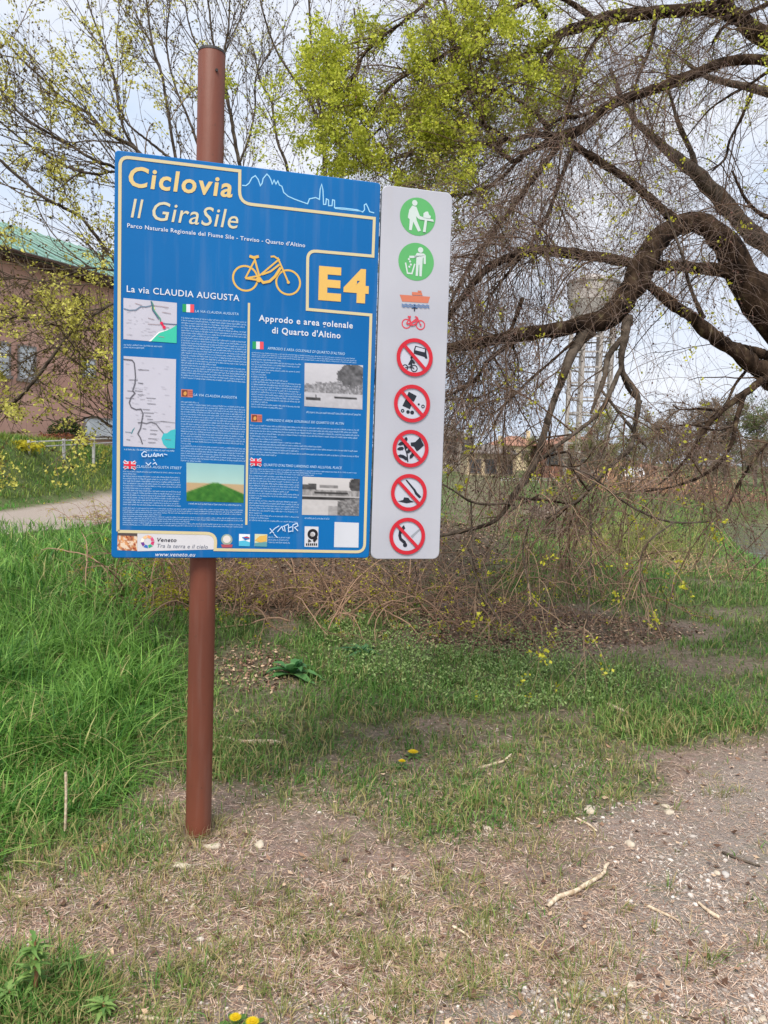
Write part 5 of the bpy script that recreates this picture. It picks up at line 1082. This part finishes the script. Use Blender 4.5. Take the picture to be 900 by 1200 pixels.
st1 = [([(238, 765, 5.6, 20), (240, 700, 5.6, 18), (244, 640, 5.6, 17), (275, 560, 5.5, 15), (270, 450, 5.5, 12), (240, 330, 5.4, 9), (210, 240, 5.3, 7), (162, 178, 5.2, 6), (144, 167, 5.2, 5), (120, 151, 5.1, 5), (104, 133, 5.1, 4.5), (73, 115, 5.1, 4), (45, 88, 5.0, 3.5), (18, 62, 5.0, 3), (-4, 30, 5.0, 2)], 1.3),
  ([(175, 192, 5.2, 5), (162, 178, 5.2, 5), (148, 158, 5.2, 4.5), (141, 135, 5.2, 4), (136, 105, 5.3, 4), (129, 72, 5.3, 3.5), (117, 42, 5.4, 3), (103, 2, 5.4, 2.5), (95, -40, 5.4, 2)], 1.2),
  ([(250, 350, 5.4, 9), (210, 260, 5.2, 7), (140, 200, 5.1, 5), (115, 190, 5.0, 5), (85, 172, 5.0, 4.5), (50, 152, 4.9, 4), (20, 130, 4.9, 4), (-8, 95, 4.9, 3)], 1.3),
  ([(245, 340, 5.4, 7), (190, 235, 5.1, 5), (140, 203, 5.0, 4), (115, 204, 4.9, 4), (88, 199, 4.9, 4), (58, 184, 4.9, 3.5), (25, 163, 4.8, 3), (-5, 138, 4.8, 2.5)], 1.3),
  ([(292, 560, 5.5, 12), (240, 470, 5.3, 10), (180, 380, 5.1, 8), (140, 314, 5.0, 6), (125, 294, 5.0, 6), (110, 273, 4.9, 5.5), (95, 255, 4.9, 5), (75, 243, 4.9, 5), (55, 234, 4.8, 5), (30, 214, 4.8, 5), (2, 190, 4.8, 5), (-30, 160, 4.8, 4)], 1.0),
  ([(294, 580, 5.5, 10), (240, 430, 5.2, 8), (200, 350, 4.9, 5), (135, 356, 4.8, 4.5), (115, 366, 4.7, 4.5), (95, 378, 4.7, 5), (68, 408, 4.6, 5.5), (45, 440, 4.6, 5.5), (18, 471, 4.6, 5), (-10, 488, 4.6, 4)], 1.7),
  ([(270, 460, 5.4, 8), (200, 330, 5.0, 5), (140, 318, 4.9, 4), (100, 315, 4.9, 3.5), (60, 330, 4.8, 3), (20, 326, 4.8, 3), (-10, 330, 4.8, 2)], 2.6),
  ([(280, 480, 5.4, 8), (200, 390, 5.0, 5), (140, 382, 4.9, 4), (100, 385, 4.8, 3.5), (60, 380, 4.8, 3), (20, 372, 4.8, 3), (-10, 380, 4.8, 2)], 2.8),
  ([(285, 520, 5.4, 8), (200, 460, 5.0, 5), (140, 452, 4.9, 4), (125, 425, 4.9, 3.5), (100, 412, 4.8, 3), (60, 408, 4.8, 2), (30, 420, 4.8, 2)], 2.4),
  ([(290, 560, 5.4, 8), (190, 520, 4.9, 5), (132, 500, 4.9, 4), (110, 488, 4.8, 3), (80, 498, 4.8, 2), (55, 490, 4.8, 2)], 1.6),
  ([(260, 400, 5.4, 8), (230, 300, 5.3, 6), (205, 180, 5.2, 5), (190, 90, 5.2, 4.5), (180, 60, 5.2, 4), (172, 5, 5.2, 3), (168, -40, 5.2, 2)], .8),
  ([(205, 190, 5.2, 5), (180, 170, 5.2, 4), (150, 145, 5.1, 3), (138, 120, 5.1, 2.5)], 1.0)]
thin_tree('budding_tree', 'slender spreading tree with yellow green buds rising at the left behind the board', b1, st1, 230, 1000, 2600, 2500, 6000, (104, 92, 80),
          lambda u_, v_: np.clip(.62+.5*(v_ > 300)*(u_ < 140), 0, 1))
b2 = P(238, 690, 8.0); b2[2] = hgt(b2[0], b2[1])
st2 = [([(238, 692, 8, 16), (244, 645, 8, 15), (310, 570, 8, 14), (368, 480, 8, 13), (380, 350, 8, 11), (381, 210, 8, 8), (378, 160, 8, 6), (372, 110, 8, 5), (365, 60, 8, 4), (362, 0, 8, 3), (360, -40, 8, 2)], 1.2),
  ([(379, 180, 8, 7), (384, 140, 8, 6), (392, 125, 8, 5), (405, 112, 8, 5), (416, 92, 8, 4), (420, 60, 8, 3), (415, 10, 8, 3)], 1.2),
  ([(376, 150, 8, 6), (366, 125, 8, 5), (350, 100, 8, 4), (335, 78, 8, 4), (322, 55, 8, 3), (310, 20, 8, 3), (300, -20, 8, 2)], 1.4),
  ([(370, 500, 8, 9), (345, 300, 8, 6), (338, 205, 8, 5), (325, 165, 8, 4), (318, 120, 8, 4), (305, 95, 8, 3), (298, 60, 8, 2)], 1.4),
  ([(290, 590, 8, 10), (310, 400, 7.6, 8), (290, 240, 7.4, 7), (280, 190, 7.3, 6), (273, 150, 7.3, 6), (266, 110, 7.3, 5), (262, 70, 7.3, 4), (268, 30, 7.3, 3), (270, -20, 7.3, 2)], 1.6),
  ([(281, 190, 7.3, 4), (292, 160, 7.3, 3.5), (299, 125, 7.3, 3), (300, 90, 7.3, 2.5), (318, 60, 7.3, 2)], 1.2),
  ([(264, 90, 7.3, 4), (250, 50, 7.3, 3.5), (245, 10, 7.3, 3), (238, -30, 7.3, 2)], 1.2),
  ([(263, 80, 7.3, 3), (235, 60, 7.3, 3), (222, 30, 7.3, 2.5), (215, -10, 7.3, 2)], 1.0),
  ([(330, 420, 7.6, 6), (260, 250, 7.3, 5), (225, 150, 7.3, 4), (205, 100, 7.3, 3), (195, 50, 7.3, 3), (200, 0, 7.3, 2)], 1.2)]
thin_tree('budding_tree', 'upright thin grey stemmed tree rising behind the top edge of the board', b2, st2, 165, 680, 1800, 420, 6500, (96, 84, 76), lambda u_, v_: .5, L1=(.4, 1.1), up_=.3)

# ---- bare bushes on the mound under and behind the board
def bush(px, py, ns, L, label, n2=160, n3=260, ntuft=90, colr=(150, 122, 102), tc=((150, 146, 40), (210, 204, 60)), grav=.16, spread=.35, r0=(.0045, .009), name='bare_bush', yb=None):
    c = Gt(px, py) if yb is None else P(px, py, yb); c[2] = hgt(c[0], c[1]); e = empty(name, tuple(c)); tag(e, label, 'bush')
    a_ = rng.uniform(0, 6.28, ns); el = rng.uniform(.3, 1.35, ns); d = np.stack([np.cos(a_)*np.cos(el), np.sin(a_)*np.cos(el), np.sin(el)], 1); K = 12
    p_ = np.zeros((ns, K, 3)); p_[:, 0] = c+np.stack([rng.normal(0, spread, ns), rng.normal(0, spread*.6, ns), np.zeros(ns)-.02], 1); Ls = rng.uniform(L[0], L[1], ns)[:, None]
    for j in range(1, K): p_[:, j] = p_[:, j-1]+d*Ls/(K-1); d = unit(d+rng.normal(0, .12, (ns, 3))+np.array([0, 0, -grav])[None])
    zf = height(p_[:, :, 0].ravel(), p_[:, :, 1].ravel()).reshape(ns, K)+.01; p_[:, 1:, 2] = np.maximum(p_[:, 1:, 2], zf[:, 1:])
    r_ = rng.uniform(r0[0], r0[1], ns)[:, None]*np.linspace(1, .4, K)[None]
    a2, r2 = spawn(p_, r_, n2, (.1, .45), (.4, 1.2), 7, (.0028, .0045), grav*.8, .14, .15); a3, r3 = spawn(a2, r2, n3, (.06, .2), (.4, 1.2), 5, (.0020, .003), grav, .14, .1)
    o = twigmesh('twigs', None, [(p_, r_, 5), (a2, r2, 3), (a3, r3, 3)], [colr]*3); child_at(o, e)
    if ntuft: o = tufts('leaves', None, np.concatenate([tipsel(a2, ntuft, .3), tipsel(p_, ntuft//3, .3)]), 6, .014, .021, *tc); child_at(o, e)
    return e
bush(205, 705, 20, (.5, 1.1), 'bare twiggy bush with yellow buds left of the pole under the board', ntuft=70)
bush(285, 712, 24, (.4, .9), 'low bush thick with yellow buds just right of the pole under the board', ntuft=180)
bush(350, 722, 38, (.5, 1.1), 'tangle of bare brown stems below the middle of the board', ntuft=60)
bush(425, 722, 42, (.5, 1.2), 'tangle of bare brown stems below the right end of the blue board', ntuft=80)
bush(500, 722, 40, (.5, 1.2), 'tangle of bare stems below the white panel', ntuft=90)
bush(575, 722, 24, (.5, 1.2), 'bare drooping bush right of the white panel', ntuft=70)
bush(640, 690, 20, (.5, 1.3), 'bare drooping bush in front of the green meadow', ntuft=60, n2=120)
bush(710, 700, 22, (.5, 1.2), 'sparse pale drooping twigs at the right of the bush tangle', ntuft=60, n2=80, n3=120)
bush(545, 655, 36, (.6, 1.4), 'dense brown brushwood on the slope right of the white panel', n2=170, n3=200, ntuft=60, spread=.6, colr=(112, 96, 84))
bush(250, 650, 40, (.6, 1.3), 'dense brown brushwood on the slope behind the board', n2=220, n3=260, ntuft=60, spread=.9)
bush(670, 640, 18, (.5, 1.2), 'brown twiggy bush on the meadow behind the drooping branches', n2=90, n3=90, ntuft=20, spread=.7)
bush(205, 712, 26, (.2, .5), 'small leafy yellow green shrub beside the pole under the board', n2=160, n3=160, ntuft=260, tc=((150, 160, 40), (214, 210, 50)), spread=.12)
bush(130, 612, 30, (.4, 1.1), 'twiggy yellow budded bush at the edge of the gravel path', n2=160, n3=200, ntuft=160, spread=.4)
# willow shrub with fine upright yellow green stems near the river
bush(755, 660, 200, (.55, 1.25), 'pale yellow green willow shrub of fine upright stems by the river', n2=900, n3=900, ntuft=700, colr=(150, 152, 96), tc=((128, 150, 60), (176, 190, 92)), grav=.015, spread=.5, name='willow_shrub', r0=(.004, .008), yb=13)
bush(655, 610, 120, (1.2, 2.4), 'brown upright shrub beside the far edge of the meadow', n2=800, n3=900, ntuft=60, colr=(124, 100, 92), grav=.02, spread=1.1, r0=(.006, .012), yb=17)
bush(800, 672, 60, (.25, .55), 'straw coloured reeds on the river bank', n2=200, n3=50, ntuft=0, colr=(176, 152, 116), grav=.03, spread=.6, name='reed_clump')
bush(640, 640, 50, (.3, .7), 'dry tan weeds at the left of the willow shrub', n2=200, n3=50, ntuft=0, colr=(170, 140, 110), grav=.03, spread=1.0, name='reed_clump', yb=13)
bush(830, 610, 100, (.3, .6), 'brown reeds at the water edge on the far right', n2=150, n3=50, ntuft=0, colr=(160, 124, 100), grav=.03, spread=1.2, name='reed_clump', yb=37)

# ============================================================ background
def far_tree(px, yd, h, wdt, c0_, c1_, label, nleaf=2600, dens=.5, zoff=0, bark=(112, 98, 90), cat='tree', group=None):  # default bark lightened too, to suggest haze
    x0 = P(px, 560, yd)[0]; z0 = hgt(x0, yd); e = empty('distant_tree', (x0, yd, z0)); tag(e, label, cat, group)
    K = 10; p_ = np.zeros((1, K, 3)); p_[0, :, 0] = x0+np.cumsum(rng.normal(0, h*.008, K)); p_[0, :, 1] = yd; p_[0, :, 2] = np.linspace(z0-.2, z0+h*.8, K); r_ = np.linspace(h*.022, h*.006, K)[None]
    V, Fc = tubes(p_, r_, 7, .05); o = obj('trunk', V, Fc, M_twig, None, col=np.tile(lincol(bark), (len(V), 1)), smooth=True); child_at(o, e)
    a1, r1 = spawn(p_, r_, 60, (h*.22, h*.5), (.5, 1.2), 7, (h*.004, h*.007), .0, .14, .15, upb=.35); s_ = wdt/h; a1[:, :, 0] = x0+(a1[:, :, 0]-x0)*s_*1.2; a1[:, :, 1] = yd+(a1[:, :, 1]-yd)*s_
    a2, r2 = spawn(a1, r1, 420, (h*.06, h*.2), (.4, 1.1), 5, (h*.0016, h*.003), .0, .16, .1, upb=.2); a3, r3 = spawn(a2, r2, 1100, (h*.03, h*.09), (.4, 1.1), 4, (h*.0009, h*.0016), .0, .16, .1, upb=.2)
    a1[..., 2] = np.maximum(a1[..., 2], z0)
    o = twigmesh('branches', None, [(a1, r1, 4), (a2, r2, 3), (a3, r3, 3)], [bark]*3); child_at(o, e)
    pts = np.concatenate([tipsel(a3, nleaf, .2), tipsel(a2, nleaf//3, .3)]); dn_ = vnoise(pts[:, 0]*1.2+60, pts[:, 2]*1.2+pts[:, 1]*.4+60, 98, 3); pts = pts[rng.random(len(pts)) < np.clip((dn_-.3)*4, .1, 1)*dens]
    o = tufts('leaves', None, pts, 4, h*.016, h*.018, c0_, c1_); child_at(o, e); return e
BR = ((120, 104, 88), (160, 142, 120)); OL = ((120, 124, 72), (160, 160, 100)); GN = ((96, 108, 66), (134, 142, 90))  # distance haze is put into the colour: browns lightened
for px, yd, h, wd, cc, dn_, lab in ((700, 62, 5.2, 6.5, OL, .9, 'olive bushy tree behind the brick building under the tower'), (745, 66, 4.6, 5.5, OL, .8, 'low olive tree right of the tower legs in the distance'), (785, 74, 6.0, 6.0, BR, .8, 'brown bare distant tree left of the tallest one on the far bank'),
        (815, 70, 7.4, 6.5, BR, .8, 'tallest brown distant tree on the far bank'), (850, 72, 7.2, 7, BR, .9, 'broad brown distant tree on the far bank right of the tallest one'), (885, 68, 6.8, 6.5, GN, .9, 'dark green distant tree at the right edge'), (925, 72, 7.6, 7, GN, .9, 'dark distant tree just cut by the right edge of the view'),
        (760, 92, 7.5, 8, BR, .8, 'hazy brown tree far behind the olive trees'), (622, 80, 4.0, 4.5, OL, .7, 'small olive tree right of the cream house'), (1000, 70, 8, 8, BR, .8, 'brown distant tree beyond the right edge'), (525, 70, 4.0, 3.5, BR, .5, 'thin bare tree before the cream house'),
        (590, 75, 3.6, 4, BR, .5, 'thin bare tree between the cream house and the tower'), (840, 56, 3.4, 7, BR, 1.0, 'low brown thicket at the foot of the distant trees'), (895, 54, 3.2, 7, BR, 1.0, 'low dark thicket at the right under the distant trees'), (670, 56, 2.6, 7, BR, .8, 'low bare hedge in front of the brick building'), (730, 52, 3.0, 6, OL, .9, 'low olive bush right of the brick building')):
    far_tree(px, yd, h, wd, cc[0], cc[1], lab, dens=dn_)
# reed bank, salmon coloured
bush(770, 603, 260, (1.2, 2.4), 'salmon coloured reed bed before the distant trees', n2=300, n3=60, ntuft=0, colr=(186, 146, 118), grav=.01, spread=2.6, r0=(.02, .035), name='reed_bed', yb=48)
bush(850, 607, 200, (.5, 1.2), 'brown low reeds along the far river bank', n2=200, n3=60, ntuft=0, colr=(140, 104, 88), grav=.02, spread=2.6, r0=(.015, .03), name='reed_bed', yb=40)

M_stucco = noisy('pink_brown_plaster', S(184, 142, 128), S(204, 162, 146), .5, .9, .15, bump=.15, bscale=30)
M_gmetal = noisy('green_metal_roof', S(112, 148, 136), S(136, 168, 154), .9, .45, .4, stretch=(1, 1, .2))
M_soffit = noisy('dark_soffit', S(60, 46, 42), S(84, 64, 58), 3, .9, .1)
M_blind = noisy('pale_blind', S(182, 186, 190), S(206, 208, 212), 2, .7, .3)
M_frame = noisy('grey_window_frame', S(120, 112, 108), S(140, 132, 128), 4, .6, .3)
M_conc = noisy('weathered_concrete', S(158, 150, 146), S(184, 176, 170), .6, .9, .15, bump=.1, bscale=8)
M_cream = noisy('cream_plaster', S(206, 186, 150), S(222, 204, 170), .6, .9, .15)
M_orange = noisy('orange_plaster', S(196, 176, 146), S(212, 192, 162), .6, .9, .15)
M_greyw = noisy('grey_wall', S(150, 140, 132), S(176, 166, 156), .8, .9, .15)
M_roof = noisy('terracotta_roof', S(150, 112, 96), S(172, 128, 108), 1.2, .9, .15, bump=.4, bscale=12)
M_roofg = noisy('grey_roof', S(112, 104, 100), S(138, 130, 124), 1.2, .9, .15)
M_brick = noisy('brick_wall', S(136, 92, 78), S(166, 118, 98), 1.6, .9, .15)
M_rail = noisy('pale_rail', S(168, 166, 162), S(188, 186, 182), 6, .6, .3)
M_glass, _n, _l, _b = material('dark_glass', .1, .6); _b.inputs['Base Color'].default_value = (.05, .06, .07, 1)
# --- left building
A0 = np.array([-15.05, 30.0]); AD = unit(np.array([.49, .872])); AN = np.array([AD[1], -AD[0]])       # AN faces the path
bx_ = empty('green_roofed_building', (A0[0], A0[1], .9), math.atan2(AD[1], AD[0])); tag(bx_, 'pinkish brown building with green metal roof behind the grassy bank', 'building')
def wallp(px, py):
    r_ = ray(px, py); n3_ = np.array([AN[0], AN[1], 0]); t_ = ((np.array([A0[0], A0[1], 0])-np.array([0, 0, CAMH]))@n3_)/(r_@n3_); q_ = np.array([0, 0, CAMH])+r_*t_
    return float((q_[:2]-A0)@AD), float(q_[2]-.9)       # local x along the wall, local z
EZ = (wallp(0, 305)[1]+wallp(125, 336)[1])/2; L0, L1_ = -9.0, 16.0
MB().box(L0, L1_, 0, 11, -1.2, EZ).build('wall', M_stucco, bx_)           # local +y points away from the path
MB().box(L0-.3, L1_+.3, -.75, 11.7, EZ+.003, EZ+.14).build('eave', M_soffit, bx_)
RZ = wallp(0, 269)[1]-EZ
rz2 = 3.0
mb = MB(); V = [(L0-.4, -.85, EZ+.145), (L1_+.4, -.85, EZ+.145), (L1_+.4, -.85, EZ+.33), (L0-.4, -.85, EZ+.33), (L0-.4, 5.5, EZ+.145+rz2), (L1_+.4, 5.5, EZ+.145+rz2), (L0-.4, 11.9, EZ+.145), (L1_+.4, 11.9, EZ+.145), (L1_+.4, 11.9, EZ+.33), (L0-.4, 11.9, EZ+.33)]
mb.add(V, [(0, 1, 2, 3), (3, 2, 5, 4), (4, 5, 8, 9), (9, 8, 7, 6), (0, 3, 4, 9, 6), (1, 7, 8, 5, 2), (0, 6, 7, 1)]); rf = mb.build('roof', M_gmetal, bx_)
sl = math.atan2(rz2-.185, 6.35)
seam = None
for k in range(44):
    xx = L0-.3+k*(L1_-L0+.6)/43
    if seam is None:
        mb = MB(); mb.add([(-.02, -.86, EZ+.335), (.02, -.86, EZ+.335), (.02, -.86, EZ+.385), (-.02, -.86, EZ+.385), (-.02, 5.5, EZ+.15+rz2), (.02, 5.5, EZ+.15+rz2), (.02, 5.5, EZ+.2+rz2), (-.02, 5.5, EZ+.2+rz2)], [(0, 1, 2, 3), (7, 6, 5, 4), (3, 2, 6, 7), (0, 3, 7, 4), (1, 5, 6, 2)]); seam = mb.build('roof_seam', M_gmetal, rf); seam.location = (xx, 0, 0)
    else: s_ = seam.copy(); C.objects.link(s_); s_.parent = rf; s_.location = (xx, 0, 0)
mb = MB(); mb.tube((L0-.4, -.93, EZ+.2), (L1_+.4, -.93, EZ+.2), .08, n=8); mb.build('gutter', M_soffit, bx_)
def window(x0, x1, z0, z1, mat=M_blind):
    f = MB(); t_ = .07
    f.box(x0-t_, x0, -.06, .003, z0-t_, z1+t_).box(x1, x1+t_, -.06, .003, z0-t_, z1+t_).box(x0, x1, -.06, .003, z1, z1+t_).box(x0-.12, x1+.12, -.14, .003, z0-t_-.05, z0-.001)
    o = f.build('window', M_frame, bx_); MB().box(x0, x1, -.03, -.004, z0, z1).build('pane', mat, o)
w1a, w1b = wallp(22, 405), wallp(40, 446); window(w1a[0], w1b[0], (w1b[1]+wallp(22, 443)[1])/2, (w1a[1]+wallp(40, 409)[1])/2)
w0a, w0b = wallp(-8, 401), wallp(10, 441); window(w0a[0], w0b[0], (w0b[1]+wallp(-8, 438)[1])/2, (w0a[1]+wallp(10, 403)[1])/2)
w2a, w2b = wallp(97, 421), wallp(110, 441); window(w2a[0], w2b[0], w2b[1], w2a[1])
for k in range(3): q_ = w2b[0]+2.6+2.6*k; window(q_, q_+1.2, w2b[1], w2a[1])
g0, g1 = wallp(99, 490), wallp(124, 512); window(g0[0], g1[0]+1, max(-.2, g1[1]), g0[1], M_blind)
mb = MB(); q0 = wallp(85, 347)[0]; q1 = wallp(100, 347)[0]; zz = wallp(92, 345)[1]; mb.box(q0, q1, -.02, .003, zz-1.0, zz); mb.build('vent_opening', M_soffit, bx_)
# railing on the bank
def railing(px0, py0, px1, py1, d0, d1, n_, label, drop=.9, name='railing'):
    a_ = P(px0, py0, d0); b_ = P(px1, py1, d1); e = empty(name, (a_[0], a_[1], hgt(a_[0], a_[1]))); tag(e, label, 'railing')
    for dz in (0, -.16):
        mb = MB(); mb.tube(a_+np.array([0, 0, dz]), b_+np.array([0, 0, dz]), .022, n=6); child_at(mb.build('rail', M_rail), e)
    for k in range(n_):
        q_ = a_+(b_-a_)*k/(n_-1); mb = MB(); mb.box(q_[0]-.04, q_[0]+.04, q_[1]-.04, q_[1]+.04, hgt(q_[0], q_[1])-.2, q_[2]+.06); child_at(mb.build('post', M_rail), e)
railing(34, 518, 190, 511, 24, 34, 6, 'pale horizontal railing along the top of the grassy bank')
railing(588, 561, 674, 560, 60, 60, 5, 'white railing across the far meadow before the brick building')
# dark bush and rust coloured heap by the wall
def wallbush(px, py, d, rx, rz_, n_, c0_, c1_, label, name='wall_bush', cat='bush', mat=None):
    c = P(px, py, d); e = empty(name, (c[0], c[1], hgt(c[0], c[1]))); tag(e, label, cat)
    q_ = rng.normal(0, 1, (n_, 3)); q_ = unit(q_)*rng.uniform(.3, 1, (n_, 1))**.5*np.array([rx, rx*.7, rz_]); q_[:, 2] = np.maximum(q_[:, 2]+rz_*.6, 0); q_ = q_+np.array([c[0], c[1], hgt(c[0], c[1])])
    o = tufts('foliage', None, q_, 4, .05, .11, c0_, c1_, mat); child_at(o, e)
    K = 5; ns = 14; p_ = np.zeros((ns, K, 3)); a_ = rng.uniform(0, 6.28, ns)
    for j in range(K): p_[:, j] = np.array([c[0], c[1], hgt(c[0], c[1])])+np.stack([np.cos(a_)*rx*.7*j/K, np.sin(a_)*rx*.5*j/K, np.full(ns, rz_*1.2*j/K)], 1)
    o = twigmesh('stems', None, [(p_, np.full((ns, K), .012), 4)], [(84, 66, 54)]); child_at(o, e)
wallbush(78, 495, 30.5, .75, .7, 500, (38, 58, 32), (78, 98, 44), 'small dark green bush against the brown building wall')
wallbush(70, 508, 29, 1.0, .22, 400, (120, 72, 52), (156, 104, 76), 'rust coloured low heath plants below the building wall')
wallbush(28, 514, 24, .6, .12, 110, (168, 160, 50), (206, 196, 60), 'yellow flowering weeds on top of the grassy bank')
# --- houses on the right horizon
def house(px0, px1, ytop_px, d, dep, wallmat, roofmat, roofh, label, nwin=3, base_px=560, hip=.35):
    a_ = P(px0, ytop_px, d); b_ = P(px1, ytop_px, d); z0 = hgt(a_[0], d)-.3; W_ = b_[0]-a_[0]; H_ = (a_[2]+b_[2])/2-z0
    e = empty('house', (a_[0], d, z0)); tag(e, label, 'house')
    MB().box(0, W_, 0, dep, 0, H_).build('wall', wallmat, e)
    o_ = .35; mb = MB(); V = [(-o_, -o_, H_+.003), (W_+o_, -o_, H_+.003), (W_+o_, dep+o_, H_+.003), (-o_, dep+o_, H_+.003), (-o_, -o_, H_+.12), (W_+o_, -o_, H_+.12), (W_+o_, dep+o_, H_+.12), (-o_, dep+o_, H_+.12), (dep*hip, dep/2, H_+.12+roofh), (W_-dep*hip, dep/2, H_+.12+roofh)]
    mb.add(V, [(0, 1, 2, 3), (0, 4, 5, 1), (1, 5, 6, 2), (2, 6, 7, 3), (3, 7, 4, 0), (4, 8, 9, 5), (5, 9, 6), (6, 9, 8, 7), (7, 8, 4)]); r_ = mb.build('roof', roofmat, e)
    MB().box(W_*.7, W_*.7+.5, dep*.3, dep*.3+.5, H_+.4, H_+roofh+.9).build('chimney', wallmat, r_)
    for k in range(nwin):
        x0 = W_*(k+.5)/nwin-.5; f = MB(); f.box(x0-.08, x0+1.08, -.06, .003, H_-1.95, H_-1.87).box(x0-.08, x0+1.08, -.06, .003, H_-.6, H_-.52).box(x0-.08, x0, -.06, .003, H_-1.87, H_-.6).box(x0+1, x0+1.08, -.06, .003, H_-1.87, H_-.6)
        o = f.build('window', M_frame, e); MB().box(x0, x0+1, -.03, -.004, H_-1.87, H_-.6).build('pane', M_glass, o)
    return e
house(470, 556, 512, 88, 9, M_greyw, M_roofg, 1.4, 'grey walled house with a grey roof just right of the white panel', 5)
house(548, 604, 532, 76, 7, M_orange, M_roofg, 1.0, 'cream and orange low house with a flat grey roof', 3)
house(576, 640, 523, 110, 9, M_cream, M_roof, 1.5, 'distant cream house with a brown roof behind the orange one', 4)
house(640, 722, 523, 74, 8, M_brick, M_roof, 1.1, 'long brick building with an orange tiled roof below the tower', 5)
house(724, 770, 548, 96, 8, M_brick, M_roof, 1.0, 'low reddish building right of the tower', 3)
# --- the tower
td = 68.0; tx0 = P(660, 560, td)[0]; tx1 = P(710, 560, td)[0]; tcx = (tx0+tx1)/2; trd = (tx1-tx0)/2; tz0 = hgt(tcx, td)-.3; tzt = float(P(690, 372, td)[2])
tw_ = empty('water_tower', (tcx, td, tz0)); tag(tw_, 'tall grey concrete water tower on slender legs with rungs', 'tower')
HL = tzt-tz0; nl = 8; ring_ = [(trd*math.cos(2*math.pi*(k+.25)/nl), trd*math.sin(2*math.pi*(k+.25)/nl)) for k in range(nl)]
leg0 = None
for (lx, ly) in ring_:
    if leg0 is None: leg0 = MB().box(-.15, .15, -.15, .15, 0, HL).build('leg', M_conc, tw_, bevel=.03); leg0.location = (lx, ly, 0)
    else: c_ = leg0.copy(); C.objects.link(c_); c_.parent = tw_; c_.location = (lx, ly, 0)
nr = 11
for k in range(nl):
    a_ = ring_[k]; b_ = ring_[(k+1) % nl]; mx_, my_ = (a_[0]+b_[0])/2, (a_[1]+b_[1])/2; Lx = math.hypot(b_[0]-a_[0], b_[1]-a_[1]); an = math.atan2(b_[1]-a_[1], b_[0]-a_[0])
    if k == 0: beam0 = MB().box(-Lx/2, Lx/2, -.08, .08, -.10, .10).data if False else None
    for j in range(nr):
        if k == 0 and j == 0: bm0 = MB().box(-Lx/2, Lx/2, -.06, .06, -.07, .07).build('cross_beam', M_conc, tw_); o = bm0
        else: o = bm0.copy(); C.objects.link(o); o.parent = tw_
        o.location = (mx_, my_, 1.0+j*(HL-1.6)/(nr-1)); o.rotation_euler = (0, 0, an)
def lathe(prof, n_=32):
    V = []; Fl = []
    for r_, z in prof:
        for i_ in range(n_): a_ = 2*math.pi*i_/n_; V.append((r_*math.cos(a_), r_*math.sin(a_), z))
    for k in range(len(prof)-1):
        for i_ in range(n_): j = (i_+1) % n_; Fl.append([k*n_+i_, k*n_+j, (k+1)*n_+j, (k+1)*n_+i_])
    Fl += [list(range(n_-1, -1, -1)), list(range((len(prof)-1)*n_, len(prof)*n_))]; return V, Fl
V, Fl = lathe([(trd*.9, HL+.003), (trd*1.0, HL+.5), (trd*1.12, HL+1.2), (trd*1.15, HL+1.3), (trd*1.15, HL+2.7), (trd*1.2, HL+2.8), (trd*1.2, HL+3.0), (.4, HL+3.7)]); obj('tank', V, Fl, M_conc, tw_, smooth=False)
# --- white car parked beyond the meadow
cpos = P(741, 563, 58); cz0 = hgt(cpos[0], 58); car = empty('parked_car', (cpos[0], 58, cz0), R(72)); tag(car, 'small white parked car beyond the meadow right of the tower', 'car')
M_car = noisy('white_car_paint', (.7, .7, .72), (.76, .76, .78), 3, .25, .5)
prof = [(-2.0, .35), (-2.05, .75), (-1.9, .95), (-1.2, 1.02), (-.55, 1.42), (.75, 1.45), (1.5, 1.05), (2.0, .95), (2.08, .6), (2.0, .35)]
n_ = len(prof); V = []; 
for ys, ins in ((-.83, 0), (-.6, 1), (.6, 1), (.83, 0)): V += [(x_*(1 if not ins else 1.0), ys if z_ < 1.1 else ys*.86, z_) for x_, z_ in prof]
Fl = [[k*n_+i_, (k+1)*n_+i_, (k+1)*n_+(i_+1) % n_, k*n_+(i_+1) % n_] for k in range(3) for i_ in range(n_)]+[list(range(n_)), list(range(4*n_-1, 3*n_-1, -1))]
obj('body', V, Fl, M_car, car)
mb = MB(); mb.add([(-1.05, -.835, 1.03), (1.3, -.835, 1.03), (.7, -.73, 1.36), (-.5, -.73, 1.36)], [(0, 1, 2, 3)]); mb.build('side_window', M_glass, car)
for wx in (-1.3, 1.3):
    for wy in (-.86, .72): mb = MB(); mb.tube((wx, wy, .31), (wx, wy+.14, .31), .31, n=16); mb.build('wheel', M_dark, car)
